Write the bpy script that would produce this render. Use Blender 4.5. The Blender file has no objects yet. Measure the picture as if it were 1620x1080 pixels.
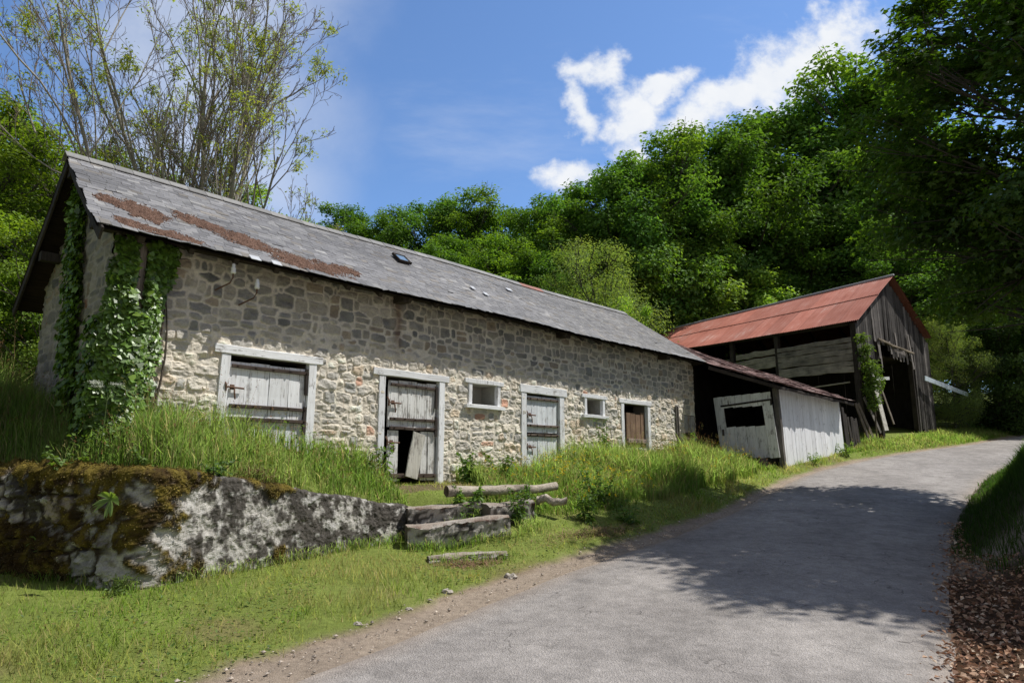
import bpy, math, random
import numpy as np
from mathutils import Vector, Matrix
rng = np.random.default_rng(7)
random.seed(7)
sc = bpy.context.scene
COL = sc.collection
PI = math.pi

# ------------------------------------------------------------------ helpers
def A(*v): return np.array(v, float)
def nrm(v):
    v = np.asarray(v, float)
    return v / np.maximum(np.linalg.norm(v, axis=-1, keepdims=True), 1e-9)
def sst(a, b, x):
    t = np.clip((x - a) / (b - a), 0, 1)
    return t * t * (3 - 2 * t)
def lerp(a, b, t): return a + (b - a) * t

def _h(i, j, k, seed):
    n = (i.astype(np.int64) * 374761393 + j.astype(np.int64) * 668265263 + k.astype(np.int64) * 2147483647 + seed * 974634721) & 0xffffffff
    n = ((n ^ (n >> 13)) * 1274126177) & 0xffffffff
    n = n ^ (n >> 16)
    return (n & 0xffffff) / float(0xffffff)
def vnoise(x, y, z=0.0, seed=0):
    x, y, z = np.broadcast_arrays(np.asarray(x, float), np.asarray(y, float), np.asarray(z, float))
    i, j, k = np.floor(x), np.floor(y), np.floor(z)
    fx, fy, fz = x - i, y - j, z - k
    fx = fx * fx * (3 - 2 * fx); fy = fy * fy * (3 - 2 * fy); fz = fz * fz * (3 - 2 * fz)
    r = 0
    for a in (0, 1):
        for b in (0, 1):
            for c in (0, 1):
                w = (fx if a else 1 - fx) * (fy if b else 1 - fy) * (fz if c else 1 - fz)
                r = r + w * _h(i + a, j + b, k + c, seed)
    return r * 2 - 1
def fbm(x, y, z=0.0, o=4, seed=0):
    r = 0; a = 1.0; s = 0
    for q in range(o):
        r = r + a * vnoise(np.asarray(x) * 2**q, np.asarray(y) * 2**q, np.asarray(z) * 2**q, seed + q * 17); s += a; a *= .5
    return r / s

def mesh_np(name, V, F, col=None, smooth=False):
    """V (n,3); F list of (m,k) int arrays"""
    me = bpy.data.meshes.new(name)
    F = [np.asarray(f, np.int32) for f in F if len(f)]
    V = np.asarray(V, np.float32)
    me.vertices.add(len(V)); me.vertices.foreach_set('co', V.ravel())
    nl = sum(f.size for f in F); npoly = sum(len(f) for f in F)
    me.loops.add(nl); me.polygons.add(npoly)
    me.loops.foreach_set('vertex_index', np.concatenate([f.ravel() for f in F]))
    tot = np.concatenate([np.full(len(f), f.shape[1], np.int32) for f in F])
    st = np.concatenate([[0], np.cumsum(tot)[:-1]]).astype(np.int32)
    me.polygons.foreach_set('loop_start', st)
    me.polygons.foreach_set('use_smooth', np.full(npoly, bool(smooth)))
    me.update(calc_edges=True)
    if col is not None:
        c = np.ones((len(V), 4), np.float32); c[:, :3] = col
        at = me.color_attributes.new('Col', 'FLOAT_COLOR', 'POINT'); at.data.foreach_set('color', c.ravel())
    return me

class MB:
    def __init__(s): s.V = []; s.F = {3: [], 4: []}; s.C = []; s.n = 0
    def add(s, V, F, col=(1, 1, 1)):
        V = np.asarray(V, float).reshape(-1, 3)
        c = np.asarray(col, float)
        if c.ndim == 1: c = np.tile(c, (len(V), 1))
        s.V.append(V); s.C.append(c)
        for f in (F if isinstance(F, list) else [F]):
            f = np.asarray(f, np.int64)
            if len(f): s.F[f.shape[1]].append(f + s.n)
        s.n += len(V)
    def mesh(s, name, smooth=False):
        F = [np.concatenate(s.F[k]) for k in (3, 4) if s.F[k]]
        return mesh_np(name, np.concatenate(s.V), F, np.concatenate(s.C), smooth)
    def build(s, name, mat, parent=None, smooth=False):
        return obj(name, s.mesh(name, smooth), mat, parent)

def obj(name, me, mat=None, parent=None):
    o = bpy.data.objects.new(name, me); COL.objects.link(o)
    if mat is not None and not me.materials: me.materials.append(mat)
    if parent is not None: o.parent = parent
    return o
def empty(name, loc=(0, 0, 0), rz=0.0):
    o = bpy.data.objects.new(name, None); COL.objects.link(o)
    o.location = loc; o.rotation_euler = (0, 0, rz); o.empty_display_size = .2
    return o
def tag(o, label=None, cat=None, group=None, kind=None):
    if label: o['label'] = label
    if cat: o['category'] = cat
    if group: o['group'] = group
    if kind: o['kind'] = kind
    return o
def copy_tree(o, parent=None):
    c = o.copy(); COL.objects.link(c); c.parent = parent
    for ch in list(o.children): copy_tree(ch, c)
    return c

def plank(mb, a, b, wd, w, t, seg=5, jit=.004, ch=.005, col=(1, 1, 1), taper=1.0, bow=0.0, rag=0.0):
    """chamfered board from a to b (centre line), width direction wd"""
    a = np.asarray(a, float); b = np.asarray(b, float)
    d = nrm(b - a); wd = nrm(np.asarray(wd, float) - d * np.dot(wd, d)); td = np.cross(d, wd)
    ch = min(ch, t * .3, w * .3)
    prof = A([-w/2, -t/2+ch], [-w/2+ch, -t/2], [w/2-ch, -t/2], [w/2, -t/2+ch], [w/2, t/2-ch], [w/2-ch, t/2], [-w/2+ch, t/2], [-w/2, t/2-ch])
    V = []
    for k in range(seg + 1):
        u = k / seg; sc_ = lerp(1, taper, u)
        c = lerp(a, b, u) + td * bow * math.sin(PI * u) + wd * rng.normal(0, jit) + td * rng.normal(0, jit * .5)
        p = prof * A(sc_, 1) * (1 + rng.normal(0, jit * .8 / max(w, .02)))
        off = np.zeros(8)
        if k in (0, seg) and rag: 
            off = rng.normal(0, rag) + (prof[:, 0] / w) * rng.normal(0, rag) + rng.normal(0, rag * .15, 8)
        V.append(c + p[:, :1] * wd + p[:, 1:] * td + off[:, None] * d)
    V = np.concatenate(V)
    i = np.arange(seg)[:, None] * 8; j = np.arange(8)[None]; j2 = (j + 1) % 8
    Q = np.stack([i + j, i + j2, i + 8 + j2, i + 8 + j], -1).reshape(-1, 4)
    e = seg * 8
    caps = A([0, 7, 6, 1], [1, 6, 5, 2], [2, 5, 4, 3], [e+0, e+1, e+6, e+7], [e+1, e+2, e+5, e+6], [e+2, e+3, e+4, e+5]).astype(int)
    c = np.asarray(col, float) * (1 + rng.normal(0, .05))
    mb.add(V, [Q, caps], c)

def box(mb, lo, hi, col=(1, 1, 1)):
    lo = np.asarray(lo, float); hi = np.asarray(hi, float)
    V = A(*[[(lo, hi)[a][0], (lo, hi)[b][1], (lo, hi)[c][2]] for a in (0, 1) for b in (0, 1) for c in (0, 1)])
    mb.add(V, A([0, 1, 3, 2], [4, 6, 7, 5], [0, 4, 5, 1], [2, 3, 7, 6], [0, 2, 6, 4], [1, 5, 7, 3]).astype(int), col)

def tube(mb, P, R, sides=6, col=(1, 1, 1), cap=False):
    P = np.asarray(P, float); R = np.broadcast_to(np.asarray(R, float), (len(P),))
    T = nrm(np.gradient(P, axis=0))
    ref = np.where(np.abs(T[:, 2:3]) > .9, A(1, 0, 0), A(0, 0, 1))
    U = nrm(np.cross(T, ref)); W = np.cross(T, U)
    th = np.arange(sides) * 2 * PI / sides
    V = P[:, None] + R[:, None, None] * (np.cos(th)[None, :, None] * U[:, None] + np.sin(th)[None, :, None] * W[:, None])
    n = len(P); i = np.arange(n - 1)[:, None] * sides; j = np.arange(sides)[None]; j2 = (j + 1) % sides
    Q = np.stack([i + j, i + sides + j, i + sides + j2, i + j2], -1).reshape(-1, 4)
    V = V.reshape(-1, 3); F = [Q]
    if cap:
        V = np.concatenate([V, P[:1], P[-1:]]); m = n * sides; jj = np.arange(sides)
        F.append(np.stack([np.full(sides, m), jj, (jj + 1) % sides], -1))
        F.append(np.stack([np.full(sides, m + 1), (n-1)*sides + (jj + 1) % sides, (n-1)*sides + jj], -1))
    mb.add(V, F, col)

def grid_faces(nr, nc, keep=None, flip=False):
    i = np.arange(nr - 1)[:, None] * nc; j = np.arange(nc - 1)[None]
    Q = np.stack([i + j, i + j + 1, i + nc + j + 1, i + nc + j], -1).reshape(-1, 4)
    if flip: Q = Q[:, ::-1]
    return Q if keep is None else Q[keep.reshape(-1)]

def leaves(P, Nn, size, asp=.55, fold=.25, shape='rhomb', droop=.3):
    """leaf-sized faces at P facing Nn; returns V,F (leaf k owns a fixed block of verts)"""
    n = len(P); size = np.broadcast_to(np.asarray(size, float), (n,))[:, None]
    Nn = nrm(Nn); r = nrm(rng.normal(size=(n, 3)) + A(0, 0, -droop))
    D = nrm(r - Nn * (r * Nn).sum(1, keepdims=True)); W = np.cross(Nn, D)
    if shape == 'rhomb':
        pts = A([0, 0, 0], [.45, -asp/2, fold*asp/2], [1, 0, -.08], [.45, asp/2, fold*asp/2])
        tri = A([0, 1, 2], [0, 2, 3]).astype(int)
    elif shape == 'maple':
        pts = A([0, 0, 0], [.02, -.34, .03], [.30, -.22, .04], [.42, -.55, -.03], [.55, -.20, .05], [1.0, 0, -.1], [.55, .20, .05], [.42, .55, -.03], [.30, .22, .04], [.02, .34, .03])
        tri = A(*[[0, k, k + 1] for k in range(1, 9)]).astype(int)
    elif shape == 'ivy':
        pts = A([0, 0, 0], [-.05, -.4, .0], [.35, -.48, -.04], [1, 0, -.1], [.35, .48, -.04], [-.05, .4, 0])
        tri = A(*[[0, k, k + 1] for k in range(1, 5)]).astype(int)
    V = P[:, None] + size[:, None] * (pts[None, :, :1] * D[:, None] + pts[None, :, 1:2] * W[:, None] + pts[None, :, 2:] * Nn[:, None])
    k = len(pts); F = (np.arange(n)[:, None, None] * k + tri[None]).reshape(-1, 3)
    return V.reshape(-1, 3), F, k

def blades(P, h, w, lean, col, seg2=True):
    """grass blades: P base points"""
    n = len(P); th = rng.uniform(0, 2 * PI, n); ph = rng.uniform(0, 2 * PI, n)
    side = np.stack([np.cos(th), np.sin(th), 0 * th], -1); ld = np.stack([np.cos(ph), np.sin(ph), 0 * ph], -1)
    h = h[:, None]; w = w[:, None]; lean = lean[:, None]; up = A(0, 0, 1)
    if seg2:
        m = P + up * h * .55 + ld * lean * h * .25; t = P + up * h * (1 - .35 * lean) + ld * lean * h
        V = np.stack([P - side * w/2, P + side * w/2, m + side * w * .38, m - side * w * .38, t], 1)
        b = np.arange(n)[:, None] * 5
        F = [b + A(0, 1, 2, 3).astype(int), b + A(3, 2, 4).astype(int)]; k = 5
    else:
        t = P + up * h + ld * lean * h
        V = np.stack([P - side * w/2, P + side * w/2, t], 1)
        F = [np.arange(n)[:, None] * 3 + A(0, 1, 2).astype(int)]; k = 3
    c = np.repeat(col, k, 0).reshape(n, k, 3).copy()
    c[:, :2] *= .78
    return V.reshape(-1, 3), F, c.reshape(-1, 3)

# ------------------------------------------------------------------ materials
class NT:
    def __init__(s, name):
        s.m = bpy.data.materials.new(name); s.m.use_nodes = True
        s.t = s.m.node_tree; s.t.nodes.clear()
        s.out = s.t.nodes.new('ShaderNodeOutputMaterial')
    def n(s, typ, ins=None, **kw):
        nd = s.t.nodes.new(typ)
        for k, v in kw.items(): setattr(nd, k, v)
        for k, v in (ins or {}).items():
            if isinstance(v, bpy.types.NodeSocket): s.t.links.new(v, nd.inputs[k])
            else: nd.inputs[k].default_value = v
        return nd
    def coord(s, scale=(1, 1, 1), kind='Object'):
        tc = s.n('ShaderNodeTexCoord')
        return s.n('ShaderNodeMapping', {'Vector': tc.outputs[kind], 'Scale': scale}).outputs[0]
    def noise(s, vec, scale, detail=4, rough=.6):
        return s.n('ShaderNodeTexNoise', {'Vector': vec, 'Scale': scale, 'Detail': detail, 'Roughness': rough}).outputs[0]
    def ramp(s, fac, stops):
        nd = s.n('ShaderNodeValToRGB', {'Fac': fac}); e = nd.color_ramp.elements
        while len(e) < len(stops): e.new(.5)
        for k, (p, c) in enumerate(stops):
            e[k].position = p; e[k].color = (*c, 1) if not isinstance(c, (int, float)) else (c, c, c, 1)
        return nd.outputs[0]
    def mix(s, fac, a, b, mode='MIX'):
        nd = s.n('ShaderNodeMix', data_type='RGBA', blend_type=mode)
        for k, v in ((0, fac), (6, a), (7, b)):
            if isinstance(v, bpy.types.NodeSocket): s.t.links.new(v, nd.inputs[k])
            else: nd.inputs[k].default_value = (*v, 1) if isinstance(v, tuple) and len(v) == 3 else v
        return nd.outputs[2]
    def math(s, op, a, b=0.0, clamp=False):
        nd = s.n('ShaderNodeMath', {0: a, 1: b}, operation=op); nd.use_clamp = clamp
        return nd.outputs[0]
    def col(s): return s.n('ShaderNodeAttribute', attribute_name='Col').outputs[0]
    def bump(s, h, strength=.3, dist=.01):
        return s.n('ShaderNodeBump', {'Height': h, 'Strength': strength, 'Distance': dist}).outputs[0]
    def bsdf(s, color, rough=.8, normal=None, spec=.3, **kw):
        ins = {'Base Color': color if isinstance(color, bpy.types.NodeSocket) else (*color, 1), 'Roughness': rough, 'Specular IOR Level': spec, **kw}
        if normal is not None: ins['Normal'] = normal
        b = s.n('ShaderNodeBsdfPrincipled', ins)
        s.t.links.new(b.outputs[0], s.out.inputs[0]); return s.m

def mat_leaf(name, trans=.35, tint=(1.36, 1.36, .5), rough=.55, gloss=.06, var=.25, up=0.0):
    t = NT(name); c = t.col()
    oi = t.n('ShaderNodeObjectInfo').outputs['Random']
    v = t.math('MULTIPLY_ADD', oi, var); v.node.inputs[2].default_value = 1 - var / 2
    hs = t.n('ShaderNodeHueSaturation', {'Color': c, 'Value': v}); c = hs.outputs[0]
    d = t.n('ShaderNodeBsdfDiffuse', {'Color': c})
    tr = t.n('ShaderNodeBsdfTranslucent', {'Color': t.mix(1.0, c, tint, 'MULTIPLY')})
    if up:   # blades share the light of the sward: shading normal leans to the vertical
        ge = t.n('ShaderNodeNewGeometry').outputs['Normal']; mv = t.n('ShaderNodeMix', data_type='VECTOR')
        mv.inputs[0].default_value = up; t.t.links.new(ge, mv.inputs[4]); mv.inputs[5].default_value = (0, 0, 1)
        nv = t.n('ShaderNodeVectorMath', {0: mv.outputs[1]}, operation='NORMALIZE').outputs[0]; t.t.links.new(nv, d.inputs['Normal'])
    m1 = t.n('ShaderNodeMixShader', {0: trans, 1: d.outputs[0], 2: tr.outputs[0]})
    g = t.n('ShaderNodeBsdfGlossy', {'Roughness': rough, 'Color': (1, 1, 1, 1)})
    m2 = t.n('ShaderNodeMixShader', {0: gloss, 1: m1.outputs[0], 2: g.outputs[0]})
    t.t.links.new(m2.outputs[0], t.out.inputs[0]); return t.m

def mat_paint(name, axis='z', wear=.5, base=(.82, .83, .84)):
    t = NT(name)
    sc1 = {'z': (1, 1, .07), 'x': (.07, 1, 1)}[axis]; v = t.coord(sc1); v2 = t.coord()
    g = t.noise(v, 55, 6, .7); big = t.noise(v2, 4.5, 5, .65); fine = t.noise(v, 160, 3, .6)
    f = t.math('ADD', t.math('MULTIPLY', g, .65), t.math('MULTIPLY', big, .45))
    bare = t.ramp(f, [(.635 - .08 * wear, 0), (.70 - .06 * wear, .9)])
    wood = t.ramp(fine, [(.3, (.07, .06, .05)), (.7, (.27, .24, .21))])
    dirt = t.ramp(t.noise(v, 18, 5, .7), [(.25, (.72, .70, .68)), (.55, (1, 1, 1))])
    paint = t.mix(1.0, t.mix(1.0, t.col(), (*base, 1), 'MULTIPLY'), dirt, 'MULTIPLY')
    return t.bsdf(t.mix(bare, paint, wood), .75, t.bump(t.math('ADD', g, t.math('MULTIPLY', bare, -.5)), .45, .006))

def mat_wood(name, axis='z', c0=(.05, .045, .04), c1=(.22, .20, .18), sat=1.0):
    t = NT(name)
    s_ = {'z': (1, 1, .05), 'x': (.05, 1, 1), 'y': (1, .05, 1)}[axis]; v = t.coord(s_)
    g = t.noise(v, 45, 6, .7); b = t.noise(t.coord(), 2.2, 5, .6)
    f = t.math('ADD', t.math('MULTIPLY', g, .6), t.math('MULTIPLY', b, .4))
    c = t.ramp(f, [(.34, c0), (.62, c1)])
    return t.bsdf(t.mix(1.0, c, t.col(), 'MULTIPLY'), .85, t.bump(g, .6, .008), .15)

def mat_col(name, rough=.85, nscale=60, amt=.35, bump=.5, bd=.008, spec=.2, kind='Object'):
    t = NT(name); v = t.coord(kind=kind)
    n1 = t.noise(v, nscale, 5, .7); n2 = t.noise(v, nscale * 4.3, 3, .6)
    k = t.ramp(t.math('ADD', t.math('MULTIPLY', n1, .6), t.math('MULTIPLY', n2, .4)), [(.3, 1 - amt), (.7, 1 + amt * .6)])
    return t.bsdf(t.mix(1.0, t.col(), k, 'MULTIPLY'), rough, t.bump(n1, bump, bd), spec)

M = {}
M['wall'] = mat_col('rubble_masonry', .92, 38, .32, .7, .012, .1)
M['retain'] = mat_col('lichened_concrete', .95, 55, .45, .9, .012, .1)
M['slate'] = mat_col('slate', .62, 16, .30, .35, .004, .35)
M['rustslate'] = mat_col('rust_stained_slate', .8, 14, .5, .5, .006, .2)
M['moss'] = mat_col('dry_moss', 1.0, 90, .6, 1.0, .02, .05)
M['paint'] = mat_paint('weathered_white_paint', 'z')
M['paint_x'] = mat_paint('weathered_white_paint_across', 'x')
M['paint_worn'] = mat_paint('worn_white_paint', 'z', 1.0, (.80, .80, .77))
M['paint_clean'] = mat_paint('white_board_paint', 'z', .1, (.86, .87, .89))
M['wood'] = mat_wood('grey_weathered_wood')
M['wood_x'] = mat_wood('grey_weathered_wood_across', 'x')
M['wood_y'] = mat_wood('grey_weathered_wood_along', 'y', (.05, .048, .042), (.34, .31, .26))
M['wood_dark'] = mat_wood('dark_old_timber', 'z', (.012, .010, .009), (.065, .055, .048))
M['wood_dark_x'] = mat_wood('dark_old_timber_across', 'x', (.012, .010, .009), (.075, .06, .05))
M['brown'] = mat_wood('brown_shutter_wood', 'z', (.10, .06, .04), (.30, .20, .135))
M['iron'] = mat_col('rusty_iron', .8, 50, .5, .4, .004, .3)
M['porcelain'] = NT('white_porcelain').bsdf((.85, .85, .82), .15, spec=.5)
M['bark'] = mat_col('bark', .95, 22, .5, .9, .02, .1)
M['leaf'] = mat_leaf('broadleaf', .48, gloss=.018)
M['leaf_far'] = mat_leaf('broadleaf_far', .42, gloss=.015)
M['maple_leaf'] = mat_leaf('maple_leaf', .42, (1.4, 1.5, .4), .5, .03, .0)
M['ivy_leaf'] = mat_leaf('ivy_leaf', .25, (1.4, 1.3, .5), .42, .05, .0)
M['grass'] = mat_leaf('grass_blade', .42, (1.2, 1.28, .6), .6, .006, .0, .85)
M['litter'] = mat_leaf('dead_leaf', .15, (1.2, 1, .8), .7, .02, .0)
M['petal'] = mat_leaf('petal', .3, (1, 1, 1), .7, .0, .0)
M['dark'] = NT('dark_interior').bsdf((.02, .018, .016), .95, spec=.05)

def mat_rust_sheet():
    t = NT('rusted_corrugated_iron'); v = t.coord()
    streak = t.noise(t.coord((.5, 9, .5)), 1.6, 5, .7); big = t.noise(v, .9, 5, .65); fine = t.noise(v, 30, 4, .7)
    f = t.math('ADD', t.math('MULTIPLY', streak, .45), t.math('MULTIPLY', big, .55))
    c = t.ramp(f, [(.30, (.31, .092, .060)), (.46, (.45, .155, .105)), (.57, (.52, .21, .155)), (.68, (.63, .45, .39))])
    k = t.ramp(fine, [(.3, .8), (.7, 1.1)])
    c = t.mix(1.0, t.mix(1.0, c, t.col(), 'MULTIPLY'), k, 'MULTIPLY')
    return t.bsdf(c, .75, t.bump(fine, .2, .003), .25)
M['rust'] = mat_rust_sheet()

def mat_road():
    t = NT('old_asphalt'); v = t.coord()
    vo = t.n('ShaderNodeTexVoronoi', {'Vector': v, 'Scale': 75.0}, feature='F1')
    chip = t.ramp(vo.outputs['Color'], [(0, .78), (1, 1.18)])
    big = t.noise(v, .55, 5, .6); mid = t.noise(v, 6, 5, .7); fine = t.noise(v, 170, 2, .6)
    c = t.ramp(big, [(.35, (.285, .262, .246)), (.65, (.375, .347, .326))])
    c = t.mix(1.0, c, chip, 'MULTIPLY')
    c = t.mix(1.0, c, t.ramp(mid, [(.3, .78), (.7, 1.15)]), 'MULTIPLY')
    c = t.mix(1.0, c, t.ramp(fine, [(.3, .84), (.7, 1.14)]), 'MULTIPLY')
    cr = t.n('ShaderNodeTexVoronoi', {'Vector': t.n('ShaderNodeVectorMath', {0: v, 1: t.n('ShaderNodeTexNoise', {'Vector': v, 'Scale': 3.0}).outputs['Color']}, operation='ADD').outputs[0], 'Scale': .85}, feature='DISTANCE_TO_EDGE')
    crack = t.math('MULTIPLY', t.ramp(cr.outputs['Distance'], [(.0, 1), (.010, 0)]), t.ramp(t.noise(v, .8, 2), [(.46, 0), (.58, .7)]))
    c = t.mix(crack, c, (.06, .055, .05))
    st_ = t.noise(t.coord((1, 1, 1)), 1.7, 6, .75); c = t.mix(1.0, c, t.ramp(st_, [(.36, .80), (.5, 1.0), (.66, 1.06)]), 'MULTIPLY')
    c = t.mix(1.0, c, t.col(), 'MULTIPLY')
    return t.bsdf(c, .9, t.bump(t.math('ADD', vo.outputs['Distance'], t.math('MULTIPLY', fine, .5)), .8, .012), .2)
M['road'] = mat_road()
def mat_ground():
    t = NT('soil_and_turf'); v = t.coord()
    n1 = t.noise(v, 14, 6, .75); n2 = t.noise(v, 90, 4, .7); n3 = t.noise(v, 1.3, 4, .6)
    k = t.ramp(t.math('ADD', t.math('MULTIPLY', n1, .5), t.math('MULTIPLY', n2, .5)), [(.32, .45), (.68, 1.5)])
    c = t.mix(1.0, t.mix(1.0, t.col(), k, 'MULTIPLY'), t.ramp(n3, [(.3, .8), (.7, 1.15)]), 'MULTIPLY')
    return t.bsdf(c, .97, t.bump(n2, .9, .02), .08)
M['ground'] = mat_ground()
def mat_glass():
    t = NT('skylight_glass'); return t.bsdf((.16, .24, .34), .10, spec=.9)  # bluish sky reflection put into the glass base colour
M['glass'] = mat_glass()

# ------------------------------------------------------------------ camera, light, sky
cam_d = bpy.data.cameras.new('camera'); cam = bpy.data.objects.new('camera', cam_d); COL.objects.link(cam)
PITCH = math.atan(195 / 1080)
cam.location = (0, 0, 1.55); cam.rotation_euler = (PI / 2 + PITCH, 0, 0)
cam_d.sensor_width = 36; cam_d.lens = 24; cam_d.clip_end = 3000; cam_d.clip_start = .05
sc.camera = cam
SUN_AZ, SUN_EL = math.radians(79), math.radians(56)
S = Vector((math.cos(SUN_EL) * math.sin(SUN_AZ), math.cos(SUN_EL) * math.cos(SUN_AZ), math.sin(SUN_EL)))
sd_ = bpy.data.lights.new('sun', 'SUN'); sd_.energy = 5.0; sd_.angle = math.radians(.53); sd_.color = (1, .965, .90)
sun = bpy.data.objects.new('sun', sd_); COL.objects.link(sun)
sun.rotation_euler = S.to_track_quat('Z', 'Y').to_euler(); sun.location = (30, 10, 40)
sc.view_settings.view_transform = 'Standard'; sc.view_settings.look = 'None'
sc.view_settings.exposure = 0; sc.view_settings.gamma = 1
sc.cycles.max_bounces = 6; sc.cycles.diffuse_bounces = 3; sc.cycles.glossy_bounces = 2; sc.cycles.transmission_bounces = 4; sc.cycles.transparent_max_bounces = 4
sc.cycles.use_denoising = True

def make_world():
    w = bpy.data.worlds.new('World'); sc.world = w; w.use_nodes = True
    t = w.node_tree; t.nodes.clear(); nn = t.nodes.new; ln = t.links.new
    def setin(nd, k, v):
        if isinstance(v, bpy.types.NodeSocket): ln(v, nd.inputs[k])
        else: nd.inputs[k].default_value = v
    def mth(op, a, b=0.0, clamp=False):
        nd = nn('ShaderNodeMath'); nd.operation = op; nd.use_clamp = clamp; setin(nd, 0, a); setin(nd, 1, b); return nd.outputs[0]
    sky = nn('ShaderNodeTexSky'); sky.sky_type = 'NISHITA'; sky.sun_disc = False
    sky.sun_elevation = SUN_EL; sky.sun_rotation = SUN_AZ; sky.air_density = 1.0; sky.dust_density = .5; sky.ozone_density = 2.0; sky.altitude = 300
    tc = nn('ShaderNodeTexCoord'); sep = nn('ShaderNodeSeparateXYZ'); ln(tc.outputs['Generated'], sep.inputs[0])
    y = mth('MAXIMUM', sep.outputs[1], .02)
    px = mth('DIVIDE', sep.outputs[0], y); pz = mth('DIVIDE', sep.outputs[2], y)
    cmb = nn('ShaderNodeCombineXYZ'); ln(px, cmb.inputs[0]); ln(pz, cmb.inputs[1]); P = cmb.outputs[0]
    def noise(scale, detail=6, rough=.55, vec=P):
        nd = nn('ShaderNodeTexNoise'); ln(vec, nd.inputs['Vector']); nd.inputs['Scale'].default_value = scale
        nd.inputs['Detail'].default_value = detail; nd.inputs['Roughness'].default_value = rough; return nd
    wrp = noise(9, 6); vm = nn('ShaderNodeVectorMath'); vm.operation = 'MULTIPLY_ADD'
    ln(wrp.outputs['Color'], vm.inputs[0]); vm.inputs[1].default_value = (.13, .13, 0); ln(P, vm.inputs[2])
    off = nn('ShaderNodeVectorMath'); off.operation = 'SUBTRACT'; ln(vm.outputs[0], off.inputs[0]); off.inputs[1].default_value = (.065, .065, 0)
    PW = off.outputs[0]
    def blobs(lst):
        best = None
        for cx, cz, rx, rz, rot in lst:
            mp = nn('ShaderNodeMapping'); mp.vector_type = 'TEXTURE'; ln(PW, mp.inputs[0])
            mp.inputs['Location'].default_value = (cx, cz, 0); mp.inputs['Rotation'].default_value = (0, 0, rot); mp.inputs['Scale'].default_value = (rx, rz, 1)
            ln_ = nn('ShaderNodeVectorMath'); ln_.operation = 'LENGTH'; ln(mp.outputs[0], ln_.inputs[0])
            v = mth('SUBTRACT', 1.0, ln_.outputs['Value'])
            best = v if best is None else mth('MAXIMUM', best, v)
        return best
    dense = blobs(CL_DENSE); soft = blobs(CL_SOFT)
    n1 = noise(13, 9, .62).outputs[0]; n2 = noise(4.5, 7, .6).outputs[0]
    def mapr(v, a, b, to=1.0):
        nd = nn('ShaderNodeMapRange'); nd.interpolation_type = 'SMOOTHSTEP'; setin(nd, 0, v); nd.inputs[1].default_value = a; nd.inputs[2].default_value = b; nd.inputs[4].default_value = to; return nd.outputs[0]
    d1 = mapr(mth('ADD', dense, mth('MULTIPLY', mth('SUBTRACT', n1, .5), 2.6)), -.22, .72)
    d2 = mapr(mth('ADD', soft, mth('MULTIPLY', mth('SUBTRACT', n2, .5), 1.6)), -.25, 1.0, .50)
    st = nn('ShaderNodeMapping'); ln(P, st.inputs[0]); st.inputs['Rotation'].default_value = (0, 0, .9); st.inputs['Scale'].default_value = (.7, 2.6, 1)
    wisp = mapr(noise(2.2, 7, .6, st.outputs[0]).outputs[0], .52, .85, .30)
    front = mapr(sep.outputs[1], .05, .2)
    dens = mth('MULTIPLY', mth('MAXIMUM', mth('MAXIMUM', d1, d2), wisp), front)
    tint = nn('ShaderNodeMix'); tint.data_type = 'RGBA'; tint.blend_type = 'MULTIPLY'; tint.inputs[0].default_value = 1
    ln(sky.outputs[0], tint.inputs[6]); tint.inputs[7].default_value = SKY_TINT
    b1 = nn('ShaderNodeBackground'); ln(tint.outputs[2], b1.inputs[0]); b1.inputs[1].default_value = SKY_STR
    b2 = nn('ShaderNodeBackground'); b2.inputs[1].default_value = 1.0
    cc = nn('ShaderNodeMix'); cc.data_type = 'RGBA'; ln(n1, cc.inputs[0]); cc.inputs[6].default_value = (.74, .80, .90, 1); cc.inputs[7].default_value = (1.0, 1.0, 1.0, 1); ln(cc.outputs[2], b2.inputs[0])
    # unseen broken cloud added behind the viewer and overhead as neutral fill light
    n3 = nn('ShaderNodeTexNoise'); ln(tc.outputs['Generated'], n3.inputs['Vector']); n3.inputs['Scale'].default_value = 2.4; n3.inputs['Detail'].default_value = 7
    rear = mth('MAXIMUM', mapr(sep.outputs[1], .30, -.10), mapr(sep.outputs[2], .80, .97))
    rd = mth('MULTIPLY', mth('MULTIPLY', rear, mapr(n3.outputs[0], .36, .52)), .95)
    b3 = nn('ShaderNodeBackground'); b3.inputs[0].default_value = (.25, .24, .235, 1); b3.inputs[1].default_value = 1.0
    m0 = nn('ShaderNodeMixShader'); ln(rd, m0.inputs[0]); ln(b1.outputs[0], m0.inputs[1]); ln(b3.outputs[0], m0.inputs[2])
    mx = nn('ShaderNodeMixShader'); ln(dens, mx.inputs[0]); ln(m0.outputs[0], mx.inputs[1]); ln(b2.outputs[0], mx.inputs[2])
    o = nn('ShaderNodeOutputWorld'); ln(mx.outputs[0], o.inputs[0])
SKY_TINT = (.90, 1.09, 1.30, 1); SKY_STR = .14
# clouds: (direction x/y, z/y, radius along, radius across, roll) of each cloud bank in the far sky
CL_DENSE = [(.135, .602, .055, .036, .7), (.110, .548, .028, .05, .2), (.195, .550, .07, .05, .7), (.245, .606, .06, .026, .5), (.185, .525, .05, .05, 0),
            (.285, .530, .06, .045, .5), (.345, .57, .09, .05, .55), (.42, .605, .12, .065, .5), (.51, .65, .13, .06, .45), (.10, .445, .07, .032, .3), (.17, .455, .06, .02, .3)]
CL_SOFT = [(-.50, .60, .30, .16, -.6), (-.40, .46, .22, .12, -.8), (-.50, .72, .30, .16, .2), (-.52, .49, .22, .12, .0)]
make_world()

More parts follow.
